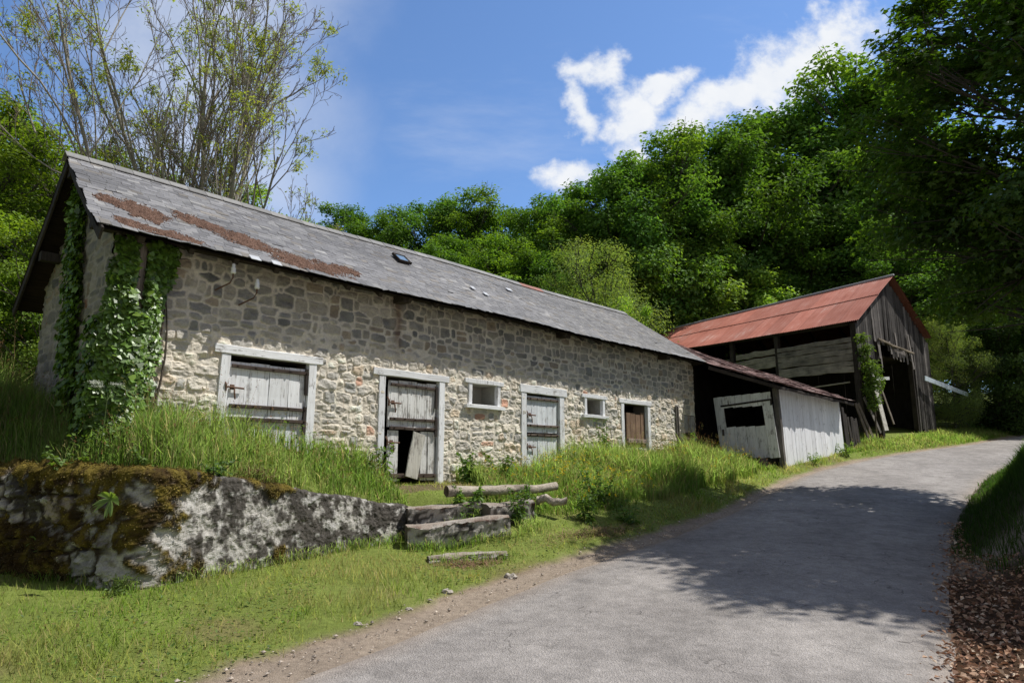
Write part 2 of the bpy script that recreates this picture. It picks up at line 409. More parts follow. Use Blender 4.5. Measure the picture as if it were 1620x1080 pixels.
# ------------------------------------------------------------------ terrain
Ysamp = A(-80, 0, 5, 8.5, 12, 17, 22, 30, 40, 60, 300); Zsamp = A(-.4, 0, .03, .25, .55, 1.1, 1.72, 2.8, 3.9, 5.2, 8)
def F_(y):
    y = np.asarray(y, float)
    return sum(np.interp(y + d, Ysamp, Zsamp) for d in (-1.6, -.8, 0, .8, 1.6)) / 5 - .02
EDGE_L = A([-6.5, -4], [-4.2, 1.0], [-3.1, 3.5], [-2.2, 5.0], [-1.6, 5.85], [-1.0, 6.7], [-.48, 7.76], [.16, 8.84], [1.2, 9.94], [2.19, 11.1], [3.38, 12.54], [4.88, 14.6], [6.74, 17.5], [8.58, 19.6], [11.16, 22.2], [14.34, 24.5], [17.55, 26.6], [22.3, 30.4], [30, 36], [42, 43], [70, 55])
EDGE_R = A([-1.4, -4], [1.2, 1.0], [2.3, 3.5], [2.98, 5.16], [3.59, 5.97], [4.42, 7.13], [5.45, 8.84], [6.73, 10.86], [8.35, 13.15], [9.5, 14.6], [12.69, 18.6], [17, 22.5], [23, 26.5], [31, 31.5], [44, 38], [72, 49])
def smooth_poly(P, n):
    t = np.concatenate([[0], np.cumsum(np.linalg.norm(np.diff(P, axis=0), axis=1))])
    q = np.linspace(0, t[-1], n)
    R = np.stack([np.interp(q, t, P[:, k]) for k in (0, 1)], -1)
    w = 9
    for _ in range(2):
        Rp = np.concatenate([R[:1].repeat(w // 2, 0), R, R[-1:].repeat(w // 2, 0)])
        R = sum(Rp[k:k + n] for k in range(w)) / w
    return R
EL = smooth_poly(EDGE_L, 260); ER = smooth_poly(EDGE_R, 260)
def polydist(x, y, P):
    """signed distance (+ on the left of the direction of travel) and length along"""
    x = np.asarray(x, float).ravel(); y = np.asarray(y, float).ravel()
    bd = np.full(len(x), 1e9); bs = np.zeros(len(x)); bt = np.zeros(len(x)); acc = 0.0
    for k in range(len(P) - 1):
        a = P[k]; d = P[k + 1] - a; L = np.hypot(*d)
        if L < 1e-6: continue
        t = ((x - a[0]) * d[0] + (y - a[1]) * d[1]) / L**2; tc = np.clip(t, 0, 1)
        dx = x - a[0] - tc * d[0]; dy = y - a[1] - tc * d[1]; ds = np.hypot(dx, dy)
        sg = np.sign(d[0] * (y - a[1]) - d[1] * (x - a[0])); m = ds < bd
        bd = np.where(m, ds, bd); bs = np.where(m, sg, bs); bt = np.where(m, acc + tc * L, bt); acc += L
    return bd * np.where(bs == 0, 1, bs), bt
AZ = math.radians(42.79)
DV = A(math.sin(AZ), math.cos(AZ)); NV = A(math.cos(AZ), -math.sin(AZ)); OV = A(-1.76, 12)
def sn(x, y):
    x = np.asarray(x) - OV[0]; y = np.asarray(y) - OV[1]
    return x * DV[0] + y * DV[1], x * NV[0] + y * NV[1]
def SN(s, n): return OV[0] + DV[0] * s + NV[0] * n, OV[1] + DV[1] * s + NV[1] * n
T_s = A(-60, -12, -6, -4.5, -3.3, -2, -1, -.5, 1, 2, 3, 5, 7, 10, 12, 17, 22, 27, 40, 80)
T_z = A(6, 2.7, 2.25, 2.05, 1.92, 1.68, 1.34, 1.22, 1.22, 1.30, 1.38, 1.48, 1.60, 1.74, 1.80, 2.22, 2.72, 3.3, 5.0, 9.0)
RW = A([-14.0, 10.6], [-8, 8.75], [-3.95, 7.6], [-1.63, 10.5])
RW_TOP = lambda t: np.interp(t, [0, 10.49, 11.6, 14.2], [1.52, 1.50, 1.36, .95])
def H(x, y):
    shp = np.shape(x); x = np.asarray(x, float).ravel(); y = np.asarray(y, float).ravel()
    f = F_(y); dl, _ = polydist(x, y, EL); dr, _ = polydist(x, y, ER); dr = -dr
    s, n = sn(x, y); T = np.interp(s, T_s, T_z)
    nE = n + np.maximum(dl, 0.02)
    w = np.clip((n - .55) / np.maximum(nE - .55, .3), 0, 1)
    ramp = lerp(T, f, w)
    ramp = np.where(dl < 0, f, ramp)
    low = f + .045 * np.clip(dl, 0, 6)
    sdw, t = polydist(x, y, RW)
    top = RW_TOP(t) - .06
    terr = lerp(top, np.maximum(T, top - .3), np.clip(sdw / .9, 0, 1))
    step = lerp(low, terr, sst(-.12, .08, sdw))
    past = (x - RW[3][0]) * DV[0] + (y - RW[3][1]) * DV[1]
    b = sst(-.1, .9, past)
    z = lerp(step, ramp, b)
    z = np.where(dl <= 0, f, z)
    hb = np.clip(-n - 3.4, 0, 400)
    z = z + .17 * np.minimum(hb, 45) + .08 * np.clip(hb - 45, 0, 60)
    Aq = np.interp(y, [3.5, 5.5, 7, 8.5, 10.5, 14, 30], [.03, .06, .25, .75, 1.1, 1.2, 1.0])
    bank = f + sst(.1, 1.45, dr) * Aq + .10 * np.clip(dr - 1.4, 0, 30)
    z = np.where(dr > 0, bank, z)
    on = (dl < .05) & (dr < .05)
    z = z + np.where(on, -.02, .03 * fbm(x * .9, y * .9, o=3, seed=5) + .012 * fbm(x * 5, y * 5, o=2, seed=9))
    return z.reshape(shp)

def build_ground():
    xs = np.concatenate([-np.geomspace(600, 14.5, 26), np.arange(-14, 26, .13), np.geomspace(26.3, 600, 26)])
    ys = np.concatenate([-np.geomspace(300, 2, 14), np.arange(-1.5, 33, .13), np.geomspace(33.3, 900, 30)])
    X, Y = np.meshgrid(xs, ys); Z = H(X, Y)
    dl, _ = polydist(X, Y, EL); dr, _ = polydist(X, Y, ER); dr = -dr
    s, n = sn(X.ravel(), Y.ravel()); x = X.ravel(); y = Y.ravel()
    c = np.tile(A(.19, .235, .055), (x.size, 1))
    nz = fbm(x * .8, y * .8, o=4, seed=3); nf = fbm(x * 3.1, y * 3.1, o=3, seed=4)
    def put(m, col):
        nonlocal c
        m = np.clip(m, 0, 1)[:, None]; c = c * (1 - m) + np.asarray(col) * m
    put(sst(.05, .5, nz) * .7, (.21, .17, .08))
    wd = np.interp(y, [4, 7, 10, 14, 40], [.7, .42, .26, .2, .2])
    put(sst(.62, .12, dl / wd + .22 * nf) * (dl > -1), (.30, .225, .165))
    put(sst(.30, .02, dl / wd + .15 * nf), (.34, .275, .215))
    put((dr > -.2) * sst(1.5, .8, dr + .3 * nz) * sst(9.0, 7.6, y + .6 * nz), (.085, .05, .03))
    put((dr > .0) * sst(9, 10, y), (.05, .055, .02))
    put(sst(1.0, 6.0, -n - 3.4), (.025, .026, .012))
    put((np.abs(n - .5) < .35) * (np.abs(s - .1) < .8), (.16, .13, .07))
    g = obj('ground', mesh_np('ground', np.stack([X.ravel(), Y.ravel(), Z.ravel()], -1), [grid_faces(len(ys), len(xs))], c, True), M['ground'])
    tag(g, kind='structure')
build_ground()

def build_road():
    n, m = 560, 21
    k = np.linspace(0, 259, n); i = np.clip(k.astype(int), 0, 258); fr = (k - i)[:, None]
    a = EL[i] * (1 - fr) + EL[i + 1] * fr
    # nearest counterpart on the right edge by matched length fraction
    d = np.linalg.norm(ER[None] - a[:, None], axis=2); jn = np.maximum.accumulate(np.argmin(d, 1)).astype(float)
    ker = np.ones(41) / 41; jp = np.convolve(np.pad(jn, 20, mode='edge'), ker, 'valid')
    j = np.clip(jp.astype(int), 0, 258); fj = (jp - j)[:, None]
    b = ER[j] * (1 - fj) + ER[j + 1] * fj
    across = nrm(b - a)
    q = np.arange(n) * .13
    ins = np.interp(a[:, 1], [5, 7, 9, 12, 20], [.40, .36, .32, .24, .08]) + .07 * fbm(q * 1.2, 0 * q, o=4, seed=31)
    a = a + across * ins[:, None]
    b = b + across * (.06 * fbm(q * 1.1, 0 * q + 5, o=4, seed=32))[:, None]
    u = np.linspace(0, 1, m)[None, :, None]
    P = a[:, None] * (1 - u) + b[:, None] * u
    z = F_(P[..., 1]) + .012 + .03 * (1 - (2 * u[..., 0] - 1)**2) + .006 * fbm(P[..., 0], P[..., 1], o=3, seed=2)
    z[:, 0] -= .035; z[:, -1] -= .035
    uu = np.broadcast_to(u[..., 0], z.shape)
    wheel = np.exp(-((uu - .28) / .10)**2) + np.exp(-((uu - .72) / .10)**2)
    base = 1.0 + .10 * (1 - wheel) * 0 + .07 * wheel + .11 * fbm(P[..., 0] * .6, P[..., 1] * .6, o=4, seed=12)
    yq = P[..., 1]; base = base * (1 - .20 * sst(0, .3, .16 + .10 * fbm(yq * .8, 0 * yq, o=2, seed=13) - uu) * sst(12.5, 13.5, yq) * sst(19, 17.5, yq))   # repaired strip
    edge = sst(.10, .0, uu) + sst(.93, 1., uu)
    c = base[..., None] * A(1, 1, 1) * (1 - edge[..., None] * .25) + edge[..., None] * A(.33, .24, .15)
    o = obj('road', mesh_np('road', np.concatenate([P, z[..., None]], -1).reshape(-1, 3), [grid_faces(n, m, flip=True)], c.reshape(-1, 3), True), M['road'])
    tag(o, kind='structure')
build_road()

# ------------------------------------------------------------------ rubble masonry
def rubble(x0, x1, z0, z1, res, seed, cw=(.15, .44), chh=(.13, .24), pal=None, amp=1.0, mort=None):
    r = np.random.default_rng(seed)
    sx, sz, hw, hh = [], [], [], []
    z = z0 - .1
    while z < z1 + .3:
        h = r.uniform(*chh); x = x0 - r.uniform(.1, .5)
        while x < x1 + .3:
            w = r.uniform(*cw) if r.random() > .18 else r.uniform(cw[0] * .6, cw[0])
            if w > .26 and r.random() < .28 and h > .17:
                for q in (.25, .75): sx.append(x + w/2 + r.normal(0, .02)); sz.append(z + h * q); hw.append(w/2); hh.append(h * .27)
            else:
                sx.append(x + w/2 + r.normal(0, .015)); sz.append(z + h/2 + r.normal(0, .03)); hw.append(w/2); hh.append(h/2 * r.uniform(.85, 1.25))
            x += w
        z += h
    sx, sz, hw, hh = map(np.array, (sx, sz, hw, hh)); ns = len(sx)
    xs = np.arange(x0, x1 + res/2, res); zs = np.arange(z0, z1 + res/2, res)
    X, Z = np.meshgrid(xs, zs)
    XW = X + .030 * fbm(X * 4.5, Z * 4.5, o=4, seed=seed); ZW = Z + .032 * fbm(X * 4, Z * 4, 7.3, o=3, seed=seed + 1)
    idx = np.zeros(X.shape, int); E = np.zeros(X.shape)
    for c0 in range(0, len(xs), 40):
        sl = slice(c0, c0 + 40); m = np.where((sx > xs[c0] - .6) & (sx < xs[min(c0 + 40, len(xs)) - 1] + .6))[0]
        for r0 in range(0, len(zs), 40):
            rl = slice(r0, r0 + 40)
            mm = m[(sz[m] > zs[r0] - .5) & (sz[m] < zs[min(r0 + 40, len(zs)) - 1] + .5)]
            dx = np.abs(XW[rl, sl, None] - sx[mm]) / hw[mm]; dz = np.abs(ZW[rl, sl, None] - sz[mm]) / hh[mm]
            d = (dx**4.5 + dz**4.5)**(1 / 4.5)
            o2 = np.argpartition(d, 1, axis=2)[..., :2]
            d0 = np.take_along_axis(d, o2, 2); sw = d0[..., 0] > d0[..., 1]
            i0 = np.where(sw, o2[..., 1], o2[..., 0]); dmin = d0.min(2); dmax = d0.max(2)
            idx[rl, sl] = mm[i0]; sc_ = np.minimum(hw[mm[i0]], hh[mm[i0]])
            E[rl, sl] = np.minimum((dmax - dmin) * .5, np.maximum(1.12 - dmin, -.3)) * sc_ * 1.1
    jw = .0105 + .009 * fbm(X * 3, Z * 3, o=3, seed=seed + 4)
    m = sst(jw - .004, jw + .008, E)
    prot = r.uniform(-.2, 1, ns)[idx]; tx = r.normal(0, .11, ns)[idx]; tz = r.normal(0, .13, ns)[idx]
    rough = fbm(X * 9, Z * 13, o=5, seed=seed + 2)
    crag = np.abs(fbm(X * 5, Z * 8, 3.3, o=4, seed=seed + 8))
    hs = .012 + .013 * prot + .012 * (1 - np.exp(-np.maximum(E, 0) / .009)) + tx * (X - sx[idx]) * .45 + tz * (Z - sz[idx]) * .5 + .022 * rough - .042 * crag
    hm = .012 + .014 * fbm(X * 14, Z * 14, o=3, seed=seed + 3)
    h = (hm * (1 - m) + hs * m) * amp
    pal = pal or [((.41, .39, .355), 3), ((.34, .33, .31), 2.6), ((.48, .445, .385), 2.6), ((.53, .49, .43), 1.6), ((.44, .37, .29), .9), ((.42, .25, .185), .2), ((.26, .26, .25), .8)]
    pc = A(*[p[0] for p in pal]); pw = A(*[p[1] for p in pal]); ci = r.choice(len(pc), ns, p=pw / pw.sum())
    cst = (pc[ci] * r.uniform(.82, 1.15, (ns, 1)))[idx]
    cst = cst * (1 + .28 * rough[..., None] - .25 * crag[..., None])
    tan = sst(.0, .5, fbm(X * 2.2, Z * 2.2, 1.1, o=4, seed=seed + 6))[..., None]
    cst = cst * (1 - .35 * tan) + A(.58, .525, .43) * .35 * tan
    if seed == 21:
        up_ = sst(3.1, 3.7, Z)[..., None]; cst = cst * lerp(A(1.58, 1.55, 1.48), A(.92, .92, .92), up_)  # sunlit band below the eave shadow put into the stone colour
    cm = A(.58, .54, .475) * (1 + .2 * fbm(X * 6, Z * 6, o=4, seed=seed + 7)[..., None])
    if mort is not None: cm = np.asarray(mort) * (1 + .3 * fbm(X * 6, Z * 6, o=4, seed=seed + 7)[..., None])
    if seed == 21: cm = cm * lerp(A(1.34, 1.31, 1.24), A(1.25, 1.24, 1.22), sst(3.1, 3.7, Z)[..., None])  # same sunlit band put into the mortar colour
    col = cm * (1 - m[..., None]) + cst * m[..., None]
    return X, Z, h, np.clip(col, .02, .82)

# ------------------------------------------------------------------ the long stone building
ANG = math.atan2(DV[1], DV[0])
barn = empty('stone_barn', (OV[0], OV[1], 0), ANG)
tag(barn, 'long stone stable with slate roof, rubble walls and worn white doors', 'stable')
def L(s, n, z): return A(s, -n, z)
OPEN = {'door_a': (-3.34, -2.02, 1.55, 3.10), 'door_b': (-.62, .63, 1.10, 3.05), 'win_a': (1.42, 2.13, 2.70, 3.08), 'door_c': (2.97, 4.13, 1.25, 3.03),
        'win_b': (5.08, 5.72, 2.70, 3.06), 'door_d': (6.60, 7.72, 1.5, 3.06), 'door_e': (9.62, 10.22, 1.5, 2.92)}
def eave_z(n): return 4.45 + (.4 - n) * .82
def build_main():
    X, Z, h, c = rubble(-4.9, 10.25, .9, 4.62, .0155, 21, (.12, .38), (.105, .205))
    ctr = (X[:-1, :-1] + .0077, Z[:-1, :-1] + .0077); keep = np.ones(ctr[0].shape, bool)
    for a, b, z0, z1 in OPEN.values(): keep &= ~((ctr[0] > a) & (ctr[0] < b) & (ctr[1] > z0) & (ctr[1] < z1))
    # darker just below the eave and at the foot
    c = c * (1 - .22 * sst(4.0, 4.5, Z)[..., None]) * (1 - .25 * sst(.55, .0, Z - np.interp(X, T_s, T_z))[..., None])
    st = np.exp(-((X + .38 + .05 * fbm(Z * 2, 0 * Z, seed=3)) / .09)**2) * sst(3.3, 3.8, Z)   # rust run under a beam end
    c = c * (1 - .6 * st[..., None]) + A(.16, .075, .04) * .6 * st[..., None]
    V = np.stack([X.ravel(), -h.ravel(), Z.ravel()], -1)
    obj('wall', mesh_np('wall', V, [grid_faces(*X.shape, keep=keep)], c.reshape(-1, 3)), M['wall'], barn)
    # gable wall on the left, end and back walls
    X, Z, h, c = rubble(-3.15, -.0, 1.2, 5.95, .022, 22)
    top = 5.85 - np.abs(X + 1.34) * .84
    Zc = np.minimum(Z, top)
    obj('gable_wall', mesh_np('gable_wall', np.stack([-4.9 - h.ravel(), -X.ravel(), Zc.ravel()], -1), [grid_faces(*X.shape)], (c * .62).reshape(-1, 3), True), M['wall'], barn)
    mb = MB()
    box(mb, (-4.90, .0, .8), (-4.84, .06, 4.5), (.3, .27, .23)); box(mb, (-4.88, 3.1, .8), (10.25, 3.2, 4.35), (.25, .24, .22)); box(mb, (10.10, .06, .8), (10.22, 3.08, 4.3), (.22, .21, .2))
    mb.build('back_wall', M['wall'], barn)
    mb = MB(); box(mb, (-4.8, .45, .7), (10.0, 3.0, 1.15), (.05, .045, .04)); box(mb, (-4.8, 2.2, 1.1), (10.0, 2.25, 4.3), (.05, .045, .04)); 
    mb.build('interior', M['dark'], barn)
    # thickness of the wall round the openings
    for k, (a, b, z0, z1) in OPEN.items():
        mb = MB(); pale = (.42, .41, .36) if 'win' in k else (.2, .18, .15); t = .42
        for lo, hi in (((a - .06, .012, z0), (a, t, z1)), ((b, .012, z0), (b + .06, t, z1)), ((a - .06, .012, z1), (b + .06, t, z1 + .06)), ((a - .06, .012, z0 - .06), (b + .06, t, z0))): box(mb, lo, hi, pale)
        if k == 'win_a':
            box(mb, (a, t, z0), (b, t + .04, z0 + .0801), pale); box(mb, (a + .34, t, z0 + .08), (b, t + .04, z1), pale); box(mb, (a, t, z0 + .26), (a + .34, t + .04, z1), pale)
        if k == 'win_b':
            box(mb, (a, t, z0), (b, t + .04, z1), (.12, .12, .11)); 
        mb.build('window_reveal' if 'win' in k else 'door_reveal', M['wall'], barn)
build_main()

def sag(s): return .02 * np.sin(np.asarray(s) * .9) + .015 * fbm(np.asarray(s) * .35, 0 * np.asarray(s), o=3, seed=40)
def slates(mb, plane, rows, s_lim, seed, wr=(.15, .27), expo=.105, pal=None, jit=1.0, drop=.004, thick=.007):
    """plane(s, q) -> local point, q = length down from the ridge; rows from eave up"""
    r = np.random.default_rng(seed)
    pal = pal or [((.185, .183, .185), 3), ((.165, .163, .166), 3), ((.21, .207, .205), 2), ((.14, .138, .14), 1.0), ((.26, .255, .245), .35), ((.185, .17, .15), .9)]
    pc = A(*[p[0] for p in pal]); pw = A(*[p[1] for p in pal]); pw /= pw.sum()
    for q in rows:
        s0_, s1 = s_lim(q); s = s0_ - r.uniform(0, .10)
        while s < s1:
            w = r.uniform(*wr); e = min(s + w - .006, s1); full = s; s = max(s, s0_ + r.normal(0, .008))
            if e - s > .03 and r.random() > drop:
                qe = q + r.normal(0, .008) * jit; tq = expo * 1.75
                lift = (.006 + abs(r.normal(0, .003))) * jit; sk = r.normal(0, .010) * jit
                col = pc[r.choice(len(pc), p=pw)] * r.uniform(.80, 1.2)
                if seed == 50: w_ = float(vnoise(A(s * .55), A(q * 1.3), 0, 55)[0]) + .6 * float(vnoise(A(s * 2.1), A(q * 4), 0, 56)[0]); col = col * (1 + .24 * w_) * lerp(A(1.06, 1.06, 1.08), A(.88, .85, .81), np.clip((s + 3) / 10, 0, 1))
                a0, nn_ = plane(s, max(qe - tq, 0)); b0, _ = plane(e, max(qe - tq, 0)); c0, _ = plane(e, qe + sk); d0, _ = plane(s, qe - sk)
                if r.random() < .3: # clipped corner
                    d0 = d0 * .93 + a0 * .07
                V = A(a0 + nn_ * .002, b0 + nn_ * .002, c0 + nn_ * (lift + r.normal(0, .002) * jit), d0 + nn_ * (lift + r.normal(0, .002) * jit))
                V = np.concatenate([V, V + nn_ * thick])
                mb.add(V, A([4, 7, 6, 5], [0, 1, 2, 3], [3, 2, 6, 7], [0, 3, 7, 4], [1, 5, 6, 2]).astype(int), col)
            s = full + w
def build_roof():
    root = None
    n_up = nrm(A(0, -.82, 1) * 1.0); n_up = nrm(A(0, -.82, 1))  # local: outward is -y
    dn = nrm(A(0, -1, -.82))
    ridge0 = L(0, -1.34, eave_z(-1.34))
    def front(s, q):
        p = ridge0 + A(1, 0, 0) * s + dn * q; p = p + A(0, 0, 1) * float(sag(s)) * .9
        return p, n_up
    QL = 1.79 * math.hypot(1, .82)  # ridge to eave
    lim = lambda q: (-5.27 + .012 * math.sin(q * 9), 8.8 + 1.5 * max(0, q / QL) - .10 * math.sin(PI * max(0, min(1, q / QL))))
    # boarded deck under the slates
    mb = MB()
    ss = np.linspace(-5.24, 10.2, 60)
    top = np.array([front(min(s, 8.8), .0)[0] - n_up * .03 for s in ss]); bot = np.array([front(s, QL - .03)[0] - n_up * .03 for s in ss])
    for th in (0, .025):
        V = np.concatenate([top - n_up * th, bot - n_up * th]); k = np.arange(59); mb.add(V, np.stack([k, k + 60, k + 61, k + 1], -1), (.5, .45, .4))
    bk = np.array([A(min(s, 8.8), 1.34, front(s, 0)[0][2] - .03) for s in ss]); bb = np.array([A(s, 3.55, front(s, 0)[0][2] - 1.88) for s in ss])
    for th in (0, .04):
        V = np.concatenate([bk - A(0, 0, th), bb - A(0, 0, th)]); mb.add(V, np.stack([k, k + 60, k + 61, k + 1], -1), (.5, .45, .4))
    # hip triangle
    a, b, c = front(8.8, 0)[0] - A(0, 0, .03), front(10.2, QL)[0] - A(0, 0, .03), A(10.2, 3.4, 4.05)
    mb.add(A(a, b, c), A([0, 1, 2]).astype(int), (.5, .45, .4))
    roof = mb.build('roof', M['wood_dark_x'], barn)
    mb = MB()
    rows = list(np.arange(QL, .06, -.088))
    slates(mb, front, rows, lim, 50, (.12, .24), .088, jit=.6, thick=.0035)
    slates(mb, front, [QL + .015], lim, 51, (.11, .20), .088)
    mb.build('slate_slope', M['slate'], roof)
    mb = MB(); dnb = nrm(A(0, 2.21, -1.88)); nb = nrm(A(0, 1.88, 2.21))
    def back(s, q): return A(s, 1.34, 0) + A(0, 0, front(min(s, 8.8), 0)[0][2]) + dnb * q, nb
    slates(mb, back, list(np.arange(2.9, .1, -.21)), lambda q: (-5.20, 8.8 + q * .45), 52, (.3, .5), .21)
    mb.build('slate_slope', M['slate'], roof)
    mb = MB(); pa, pb, pcn = front(8.8, 0)[0], front(10.32, QL)[0], A(10.3, 3.45, 4.03)
    nh = nrm(np.cross(pb - pa, pcn - pa)); nh = nh if nh[2] > 0 else -nh
    dh = nrm(A(1.5, 0, -1.5)); 
    def hip(s, q):
        t = q / 2.2; e0 = lerp(pa, pb, t); e1 = lerp(pa, pcn, t); return lerp(e0, e1, s), nh
    slates(mb, hip, list(np.arange(2.15, .25, -.12)), lambda q: (0.02, 1.0), 53, (.06, .10), .12)
    mb.build('slate_slope', M['slate'], roof)
    # ridge slates
    mb = MB(); s = -5.28
    while s < 8.8:
        w = rng.uniform(.22, .34); z = front(s, 0)[0][2]
        for sg in (-1, 1):
            d = nrm(A(0, sg, -.82)); p = A(s, 1.34, z + .028)
            V = A(p, p + A(w - .008, 0, 0), p + A(w - .008, 0, 0) + d * .17, p + d * (.17 + rng.normal(0, .006)))
            V = np.concatenate([V, V + A(0, 0, .012)])
            mb.add(V, A([4, 5, 6, 7], [0, 3, 2, 1], [3, 7, 6, 2], [0, 4, 7, 3], [1, 2, 6, 5], [0, 1, 5, 4]).astype(int), A(.24, .235, .225) * rng.uniform(.75, 1.2) if not 4.1 < s < 5.0 else A(.30, .12, .08) * rng.uniform(.8, 1.15))
        s += w
    mb.build('ridge', M['slate'], roof)
    # verge boards and the eave plate with its rafter ends
    mb = MB(); e0 = front(-5.2, QL)[0]; r0 = front(-5.2, 0)[0]
    plank(mb, r0 - A(0, 0, .12), e0 - A(0, 0, .12), A(0, .6, 1), .17, .03, 8, .003)
    plank(mb, r0 - A(.02, -.02, .12), A(-5.22, 3.55, r0[2] - 1.97), A(0, -.6, 1), .17, .03, 8, .003)
    for n_, z_ in ((.0, 4.55), (-2.4, 4.62), (-1.34, 5.62)): plank(mb, L(-5.2, n_, z_), L(-4.7, n_, z_), A(0, 1, 0), .14, .14, 2)
    mb.build('verge_board', M['wood_dark'], roof)
    mb = MB()
    for s in np.arange(-4.7, 10.1, .62):
        a = front(s, QL - .75)[0] - n_up * .12; b = front(s, QL - .06)[0] - n_up * .12; plank(mb, a, b, A(1, 0, 0), .075, .09, 2)
    plank(mb, L(-4.85, .05, 4.52), L(10.2, .05, 4.52), A(0, 0, 1), .14, .14, 20, .006)
    for s in (-.40, 4.1, 8.4): plank(mb, L(s, -.2, 4.42), L(s, .30, 4.40), A(1, 0, 0), .17, .17, 2)
    mb.build('eave_timber', M['wood_dark_x'], roof)
    # dry moss mats
    def moss(ells, seed):
        e = A(*ells); s0, s1 = (e[:, 0] - e[:, 2]).min() - .15, (e[:, 0] + e[:, 2]).max() + .15
        n0, n1 = (e[:, 1] - e[:, 3]).min() - .12, min((e[:, 1] + e[:, 3]).max() + .12, .44)
        S_, N_ = np.meshgrid(np.arange(s0, s1, .014), np.arange(n0, n1, .014))
        f = np.full(S_.shape, -9.)
        for cs, cn, rs, rn, rot in ells:
            ds, dn_ = S_ - cs, N_ - cn; u = ds * math.cos(rot) + dn_ * math.sin(rot); v = -ds * math.sin(rot) + dn_ * math.cos(rot)
            f = np.maximum(f, 1 - np.hypot(u / rs, v / rn))
        f = f + .55 * fbm(S_ * 6, N_ * 9, o=4, seed=seed)
        keep = (f[:-1, :-1] > 0) & (f[1:, 1:] > 0) & (f[1:, :-1] > 0) & (f[:-1, 1:] > 0)
        f = f + .7 * rng.uniform(-.5, .5, S_.shape) * (f < .3); keep &= rng.random(keep.shape) < .35 + 3 * np.clip(f[:-1, :-1], 0, 1)
        hgt = .006 + .014 * np.sqrt(np.clip(f, 0, 1)) + .010 * fbm(S_ * 30, N_ * 30, o=3, seed=seed + 1) + rng.uniform(-.006, .009, S_.shape)
        hgt[f < .06] = .006
        zz = eave_z(N_) + sag(S_) * .9
        V = np.stack([S_.ravel(), -N_.ravel(), zz.ravel()], -1) + hgt.ravel()[:, None] * n_up
        cc = A(.20, .125, .095) * (1 + .35 * fbm(S_ * 12, N_ * 12, o=3, seed=seed + 2) + .5 * rng.uniform(-.5, .5, S_.shape)).ravel()[:, None]
        mm = MB(); mm.add(V, grid_faces(*S_.shape, keep=keep, flip=True), cc); mm.build('moss_patch', M['moss'], roof)
    moss([(-4.62, -.10, .42, .22, .25), (-4.9, -.2, .25, .14, .1)], 60)
    moss([(-4.75, .30, .35, .10, .05), (-4.35, .36, .45, .12, .05)], 61)
    moss([(-4.05, -.38, .10, .06, .2)], 62)
    moss([(-3.75, -.22, .42, .16, .15), (-3.15, -.02, .5, .20, .2), (-2.5, .18, .55, .22, .1), (-1.95, .20, .55, .22, .0), (-1.6, .14, .35, .16, -.1)], 63)
    # skylight
    mb = MB(); c = front(.28, .70)[0] + n_up * .05
    for du, dv, w, l in ((-.13, 0, .03, .28), (.13, 0, .03, .28)): plank(mb, c + A(du, 0, 0) - dn * l/2, c + A(du, 0, 0) + dn * l/2, A(1, 0, 0), w, .05, 1, 0)
    for dv in (-.14, .14): plank(mb, c + dn * dv - A(.15, 0, 0), c + dn * dv + A(.15, 0, 0), dn, .03, .051, 1, 0)
    sk = mb.build('skylight', M['wood_dark'], roof)
    mb = MB(); V = A(c + A(-.115, 0, 0) - dn * .125, c + A(.115, 0, 0) - dn * .125, c + A(.115, 0, 0) + dn * .125, c + A(-.115, 0, 0) + dn * .125) + n_up * .012
    mb.add(V, A([0, 3, 2, 1]).astype(int)); mb.build('pane', M['glass'], sk)
    # a few slates coloured paler
    for s, n_ in ((1.7, -.38), (1.95, -.26), (3.2, -.8), (-3.35, .43), (-3.02, .43)):
        mb = MB(); p = L(s, n_, eave_z(n_) + float(sag(s)) * .9) + n_up * .032; w = rng.uniform(.10, .17)
        V = A(p, p + A(w, 0, 0), p + A(w, 0, 0) + dn * .13, p + dn * .12); V = np.concatenate([V, V + n_up * .008])
        mb.add(V, A([4, 7, 6, 5], [3, 2, 6, 7], [0, 3, 7, 4], [1, 5, 6, 2]).astype(int), (.5, .52, .55)); mb.build('pale_slate', M['slate'], roof)
build_roof()

# ---- doors and windows
def door_frame(a, b, z0, z1, lint, lean=0.0, wj=.135, lz=.12, mat='paint'):
    mb = MB(); plank(mb, L(lint[0], -.005, z1 + lz/2 + .008), L(lint[1], -.005, z1 + lz/2 + .0), A(0, 0, 1), lz, .11, 8, .003, .007, rag=.01)
    fr = mb.build('door_frame', M['paint_x'], barn)
    for q0, q1 in ((a - wj * .35 - lean, a - wj * .35), (b + wj * .35 - lean * .3, b + wj * .35)):
        mb = MB(); plank(mb, L(q0, -.012, z0), L(q1, -.012, z1), A(1, 0, 0), wj, .10, 7, .003, .006); mb.build('jamb', M[mat], fr)
    return fr
def boards(mb, a, b, z0, z1, n, y=-.03, t=.03, gap=.006, tops=0.0, bots=0.0, col=(1, 1, 1), skip=()):
    e = np.linspace(a, b, n + 1) + np.concatenate([[0], rng.normal(0, .012, n - 1), [0]])
    for k in range(n):
        if k in skip: continue
        plank(mb, L((e[k] + e[k+1]) / 2, y + rng.normal(0, .003), z0 + rng.normal(0, bots)), L((e[k] + e[k+1]) / 2, y + rng.normal(0, .003), z1 + rng.normal(0, tops)), A(1, 0, 0), e[k+1] - e[k] - gap, t, 5, .002, .004, np.asarray(col) * rng.uniform(.92, 1.04))
